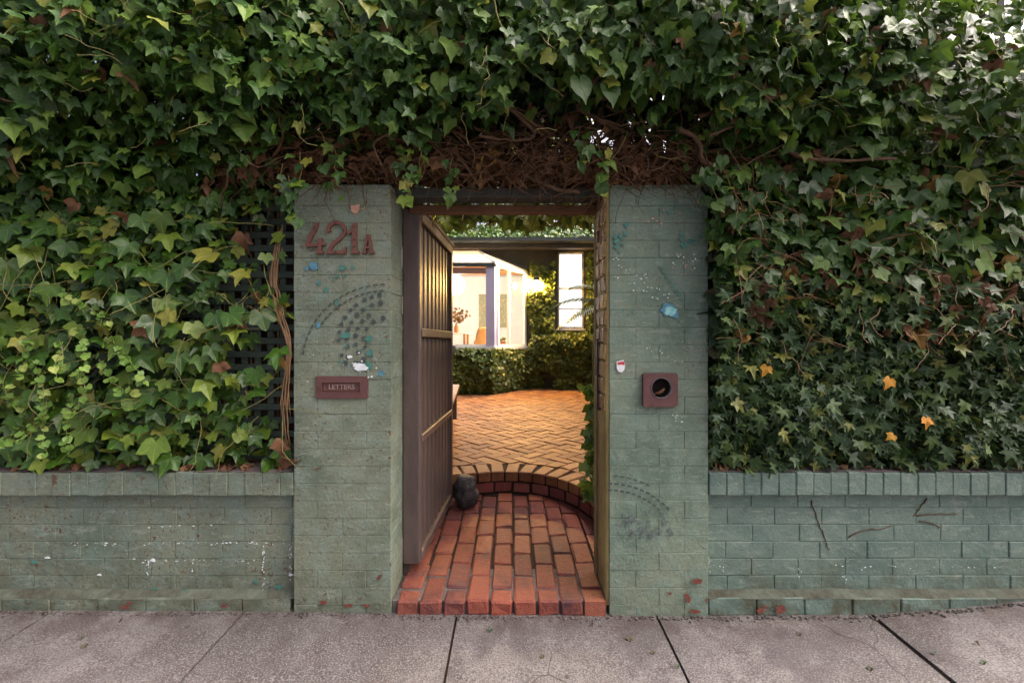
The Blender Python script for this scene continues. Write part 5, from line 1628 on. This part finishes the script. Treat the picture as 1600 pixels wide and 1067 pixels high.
# ------------------------------------------------------------------ wall lamp and palm
wl = thing('wall_lamp', 'lit warm lamp on the ivy covered house wall', 'lamp', (.56, HY, 2.72))
box('back_plate', -.05, .05, -.03, -.001, -.09, .09, 'black', wl, .006)
MB().tube([(0, -.03, .03), (0, -.12, .09), (0, -.19, .105)], .012, 8).build('arm', 'black', wl)
MB().lathe([(.015, .10), (.05, .085), (.115, -.002), (.118, -.004), (.112, -.003), (.048, .078), (.015, .092)], 24, Matrix.Translation((0, -.2, .01))).build('shade', 'black', wl, smooth=True)
MB().lathe([(max(.0004, .030 * math.sin(math.pi * k / 12)), -.030 * math.cos(math.pi * k / 12)) for k in range(13)], 16, Matrix.Translation((0, -.2, .035))).build('bulb', 'bulb', wl, smooth=True)
lp = bpy.data.objects.new('lamp_light', bpy.data.lights.new('lamp_light', 'POINT')); COL.objects.link(lp)
lp.parent = wl; lp.location = (0, -.2, -.075)
lp.data.energy = 165; lp.data.color = (1.0, .56, .16); lp.data.shadow_soft_size = .05
# the pendant's light
pp_ = bpy.data.objects.new('pendant_light', bpy.data.lights.new('pendant_light', 'POINT')); COL.objects.link(pp_)
pp_.parent = pl; pp_.location = (0, 0, -.42)
pp_.data.energy = 58; pp_.data.color = (1.0, .92, .80); pp_.data.shadow_soft_size = .14

palm = thing('palm', 'palm with thin arching fronds in front of the sash window', 'palm', (2.05, 6.3, COURT_Z))
MB().tube([(0, 0, 0), (.02, 0, .8), (0, .02, 1.75)], [.07, .06, .05], 10).build('trunk', 'bark', palm)
for k in range(11):
    az = rad([175, 195, 160, 215, 185, 140, 240, 20, 60, 110, 300][k]); L = [1.45, 1.35, 1.2, 1.3, 1.0, .8, .8, .8, .8, .8, .7][k]; el = rad([25, 45, 5, 10, 65, 40, 30, 30, 40, 20, 30][k])
    mb = MB(); pts = []
    for i in range(13):
        t = i / 12
        r_ = L * t * math.cos(el) ; zz = 1.72 + L * (t * math.sin(el) + .25 * t - .65 * t * t)
        pts.append(Vector((r_ * math.cos(az), r_ * math.sin(az), zz)))
    mb.tube(pts, [.010 - .007 * i / 12 for i in range(13)], 5)
    for i in range(3, 26):
        t = i / 26; f = t * 12; a = int(f); p = pts[a].lerp(pts[min(a + 1, 12)], f - a)
        tan = (pts[min(a + 1, 12)] - pts[a]).normalized(); sd_ = tan.cross(Vector((0, 0, 1))).normalized()
        for s in (-1, 1):
            ln = .30 * math.sin(math.pi * (.15 + .8 * t)) + .05
            e = p + (sd_ * s * .75 + tan * .6 + Vector((0, 0, -.25))).normalized() * ln
            mid = p.lerp(e, .5) + Vector((0, 0, .02)); w_ = tan * .016
            mb.add([p - w_ * .6, p + w_ * .6, mid + w_, mid - w_, e + Vector((0, 0, -.03))], [[0, 1, 2, 3], [3, 2, 4]])
    mb.build('frond', 'palm', palm)

# ------------------------------------------------------------------ courtyard walls and their ivy
for label, x in (('ivy clad side wall on the left of the courtyard', XL - .12), ('ivy clad side wall on the right of the courtyard', XR + .02)):
    t = thing('courtyard_wall', label, 'wall', (x + .06, 4.2, -.05))
    box('wall', -.06, .06, -3.85, 3.58, 0, 2.9 if x < 0 else 4.6, 'houseWall', t)  # right wall raised to keep sun off the courtyard
    sgn = 1 if x < 0 else -1
    n = 1500
    P = np.stack([np.full(n, x + (.16 if sgn > 0 else -.04)) + sgn * R.uniform(0, .14, n), R.uniform(.45, 7.7, n), R.uniform(.3, 2.95 if x < 0 else 4.6, n)], 1)
    foliage(t, 'dist', P, leaf_frames(n, (sgn, 0, .5), .45, .6), R.uniform(.09, .15, n), 'leafWarm')
def wall_ivy(label, n, fn, size, normal, mat='leafWarm', kind='dist', loc=(0, 7.5, 1)):
    t = thing('ivy', label, 'ivy', loc)
    P = fn(n)
    foliage(t, kind, P, leaf_frames(len(P), normal, .42, .55), R.uniform(size[0], size[1], len(P)), mat)
    m_ = MB()
    for _ in range(14):
        p = P[rng.randrange(len(P))]
        vine(m_, (p[0], p[1] + .05, p[2]), (rng.gauss(0, .6), 0, 1), 7, .07, .2, .006, .004, 0, 4)
    o = m_.build('stems', 'bark', t); o.matrix_parent_inverse = Matrix.Translation(-t.location); o['kind'] = 'stuff'
    return t
def bay_ivy(n):
    x = R.uniform(-2.7, .75, n); z = R.uniform(.27, 1.20, n)
    top_ = np.interp(x, [-2.7, -.2, .1, .75], [1.22, 1.22, 1.16, 1.1])
    ok = z < top_ + R.normal(0, .03, n); x, z = x[ok], z[ok]
    yb = np.interp(x, [-2.7, -.378, .33, .75], [6.8, 6.8, 7.75, 7.78])
    bul = .12 + .16 * np.sin(np.clip((z - .25) / .95, 0, 1) * 2.6) + .07 * fbm(x, z, 2.2, 61)
    y = yb - bul * np.interp(x, [-2.7, 0, .4, .75], [1, 1, .6, .4]) + R.uniform(0, .14, len(x))
    return np.stack([x, y, z], 1)
wall_ivy('leafy green ivy mounded under the lit bay window', 5200, bay_ivy, (.05, .09), (.1, -.8, .5), loc=(-.6, 6.6, COURT_Z))
def lamp_ivy(n):
    x = R.uniform(.30, 2.7, n); z = R.uniform(.28, 3.42, n)
    win = (x > WX0 - .10) & (x < WX1 + .06) & (z > WZ0 - .08)
    lampg = (np.abs(x - .56) < .12) & (np.abs(z - 2.72) < .14)
    bare = (z > 3.12 + .35 * fbm(x, z, 2.2, 71)) & (x < 1.1)
    bare2 = (z < .62 + .25 * fbm(x, z, 3, 5)) & (x < .95)
    leftb = x < .40 + .06 * np.sin(z * 5)
    k = ~(win | lampg | bare | bare2 | (leftb & (z > 1.2)))
    x, z = x[k], z[k]
    y = HY - .05 - .10 * np.clip(fbm(x, z, 2.6, 33) + .4, 0, 1) - np.where(z < 1.5, .14, 0) + R.uniform(-.06, .03, len(x))
    return np.stack([x, y, z], 1)
wall_ivy('golden lit ivy on the house wall around the lamp and sash window', 9500, lamp_ivy, (.045, .08), (-.1, -.8, .5), loc=(1.4, 7.7, COURT_Z))
def roof_ivy(n):
    x = R.uniform(-3.2, 2.7, n); t = R.random(n)
    z = 3.70 + t * .42; y = 7.40 + t * .5 + R.uniform(0, .18, n)
    return np.stack([x, y, z], 1)
wall_ivy('dark green ivy band growing along the roof edge above the gutter', 3600, roof_ivy, (.05, .09), (0, -.8, .6), 'leafTop', loc=(-.3, 7.6, 3.71))

# tree added to shade the courtyard; its crown shows above the roof line
ct = thing('shade_tree', 'spreading tree added behind the gate to shade the courtyard', 'tree', (-2.55, 4.6, COURT_Z - .02))
MB().tube([(0, 0, 0), (.04, .02, 1.4), (.12, 0, 2.8), (.35, .05, 4.4)], [.15, .12, .10, .06], 10).build('trunk', 'bark', ct, smooth=True)
lim = MB(); ends = []
for k in range(26):
    a = rng.uniform(0, 6.28)
    pts = vine(lim, (.2, 0, 2.9 + k * .06), (math.cos(a) + .75, math.sin(a), .45), 11, .30, .14, .04, .008, .012, 5); ends += pts[2:]
lim.build('limbs', 'bark', ct, smooth=True)['kind'] = 'stuff'
n = 6500
c = R.integers(0, len(ends), n)
P = np.array([ends[i] for i in c]) + R.normal(0, .30, (n, 3)) * np.array([1, 1, .6]) + np.array([-2.55, 4.6, COURT_Z])
P = P[P[:, 2] > 3.75]
foliage(ct, 'dist', P, leaf_frames(len(P), (0, -.2, .9), .5, .6), R.uniform(.12, .20, len(P)), 'leafWarm', 'crown')

# tree beyond the wall, sky seen through it
tr = thing('street_tree', 'loose tree against the bright sky beyond the right hedge corner', 'tree', (7.3, 4.6, -.32))
MB().tube([(0, 0, 0), (.05, .02, 2.2), (-.05, 0, 4.2), (.1, .05, 6.2)], [.16, .13, .10, .05], 10).build('trunk', 'bark', tr, smooth=True)
lim = MB(); ends = []
for k in range(16):
    pts = vine(lim, (0, 0, 3.2 + k * .2), (rng.gauss(0, 1), rng.gauss(0, 1), .6), 9, .16, .2, .035, .008, 0, 5); ends += pts[3:]
lim.build('limbs', 'bark', tr, smooth=True)['kind'] = 'stuff'
n = 2600
c = R.integers(0, len(ends), n)
P = np.array([ends[i] for i in c]) + R.normal(0, .24, (n, 3)) + np.array([7.3, 4.6, -.32])
foliage(tr, 'dist', P, leaf_frames(n, (0, -.4, .8), .6, .6), R.uniform(.07, .13, n), 'leafTop', 'crown')
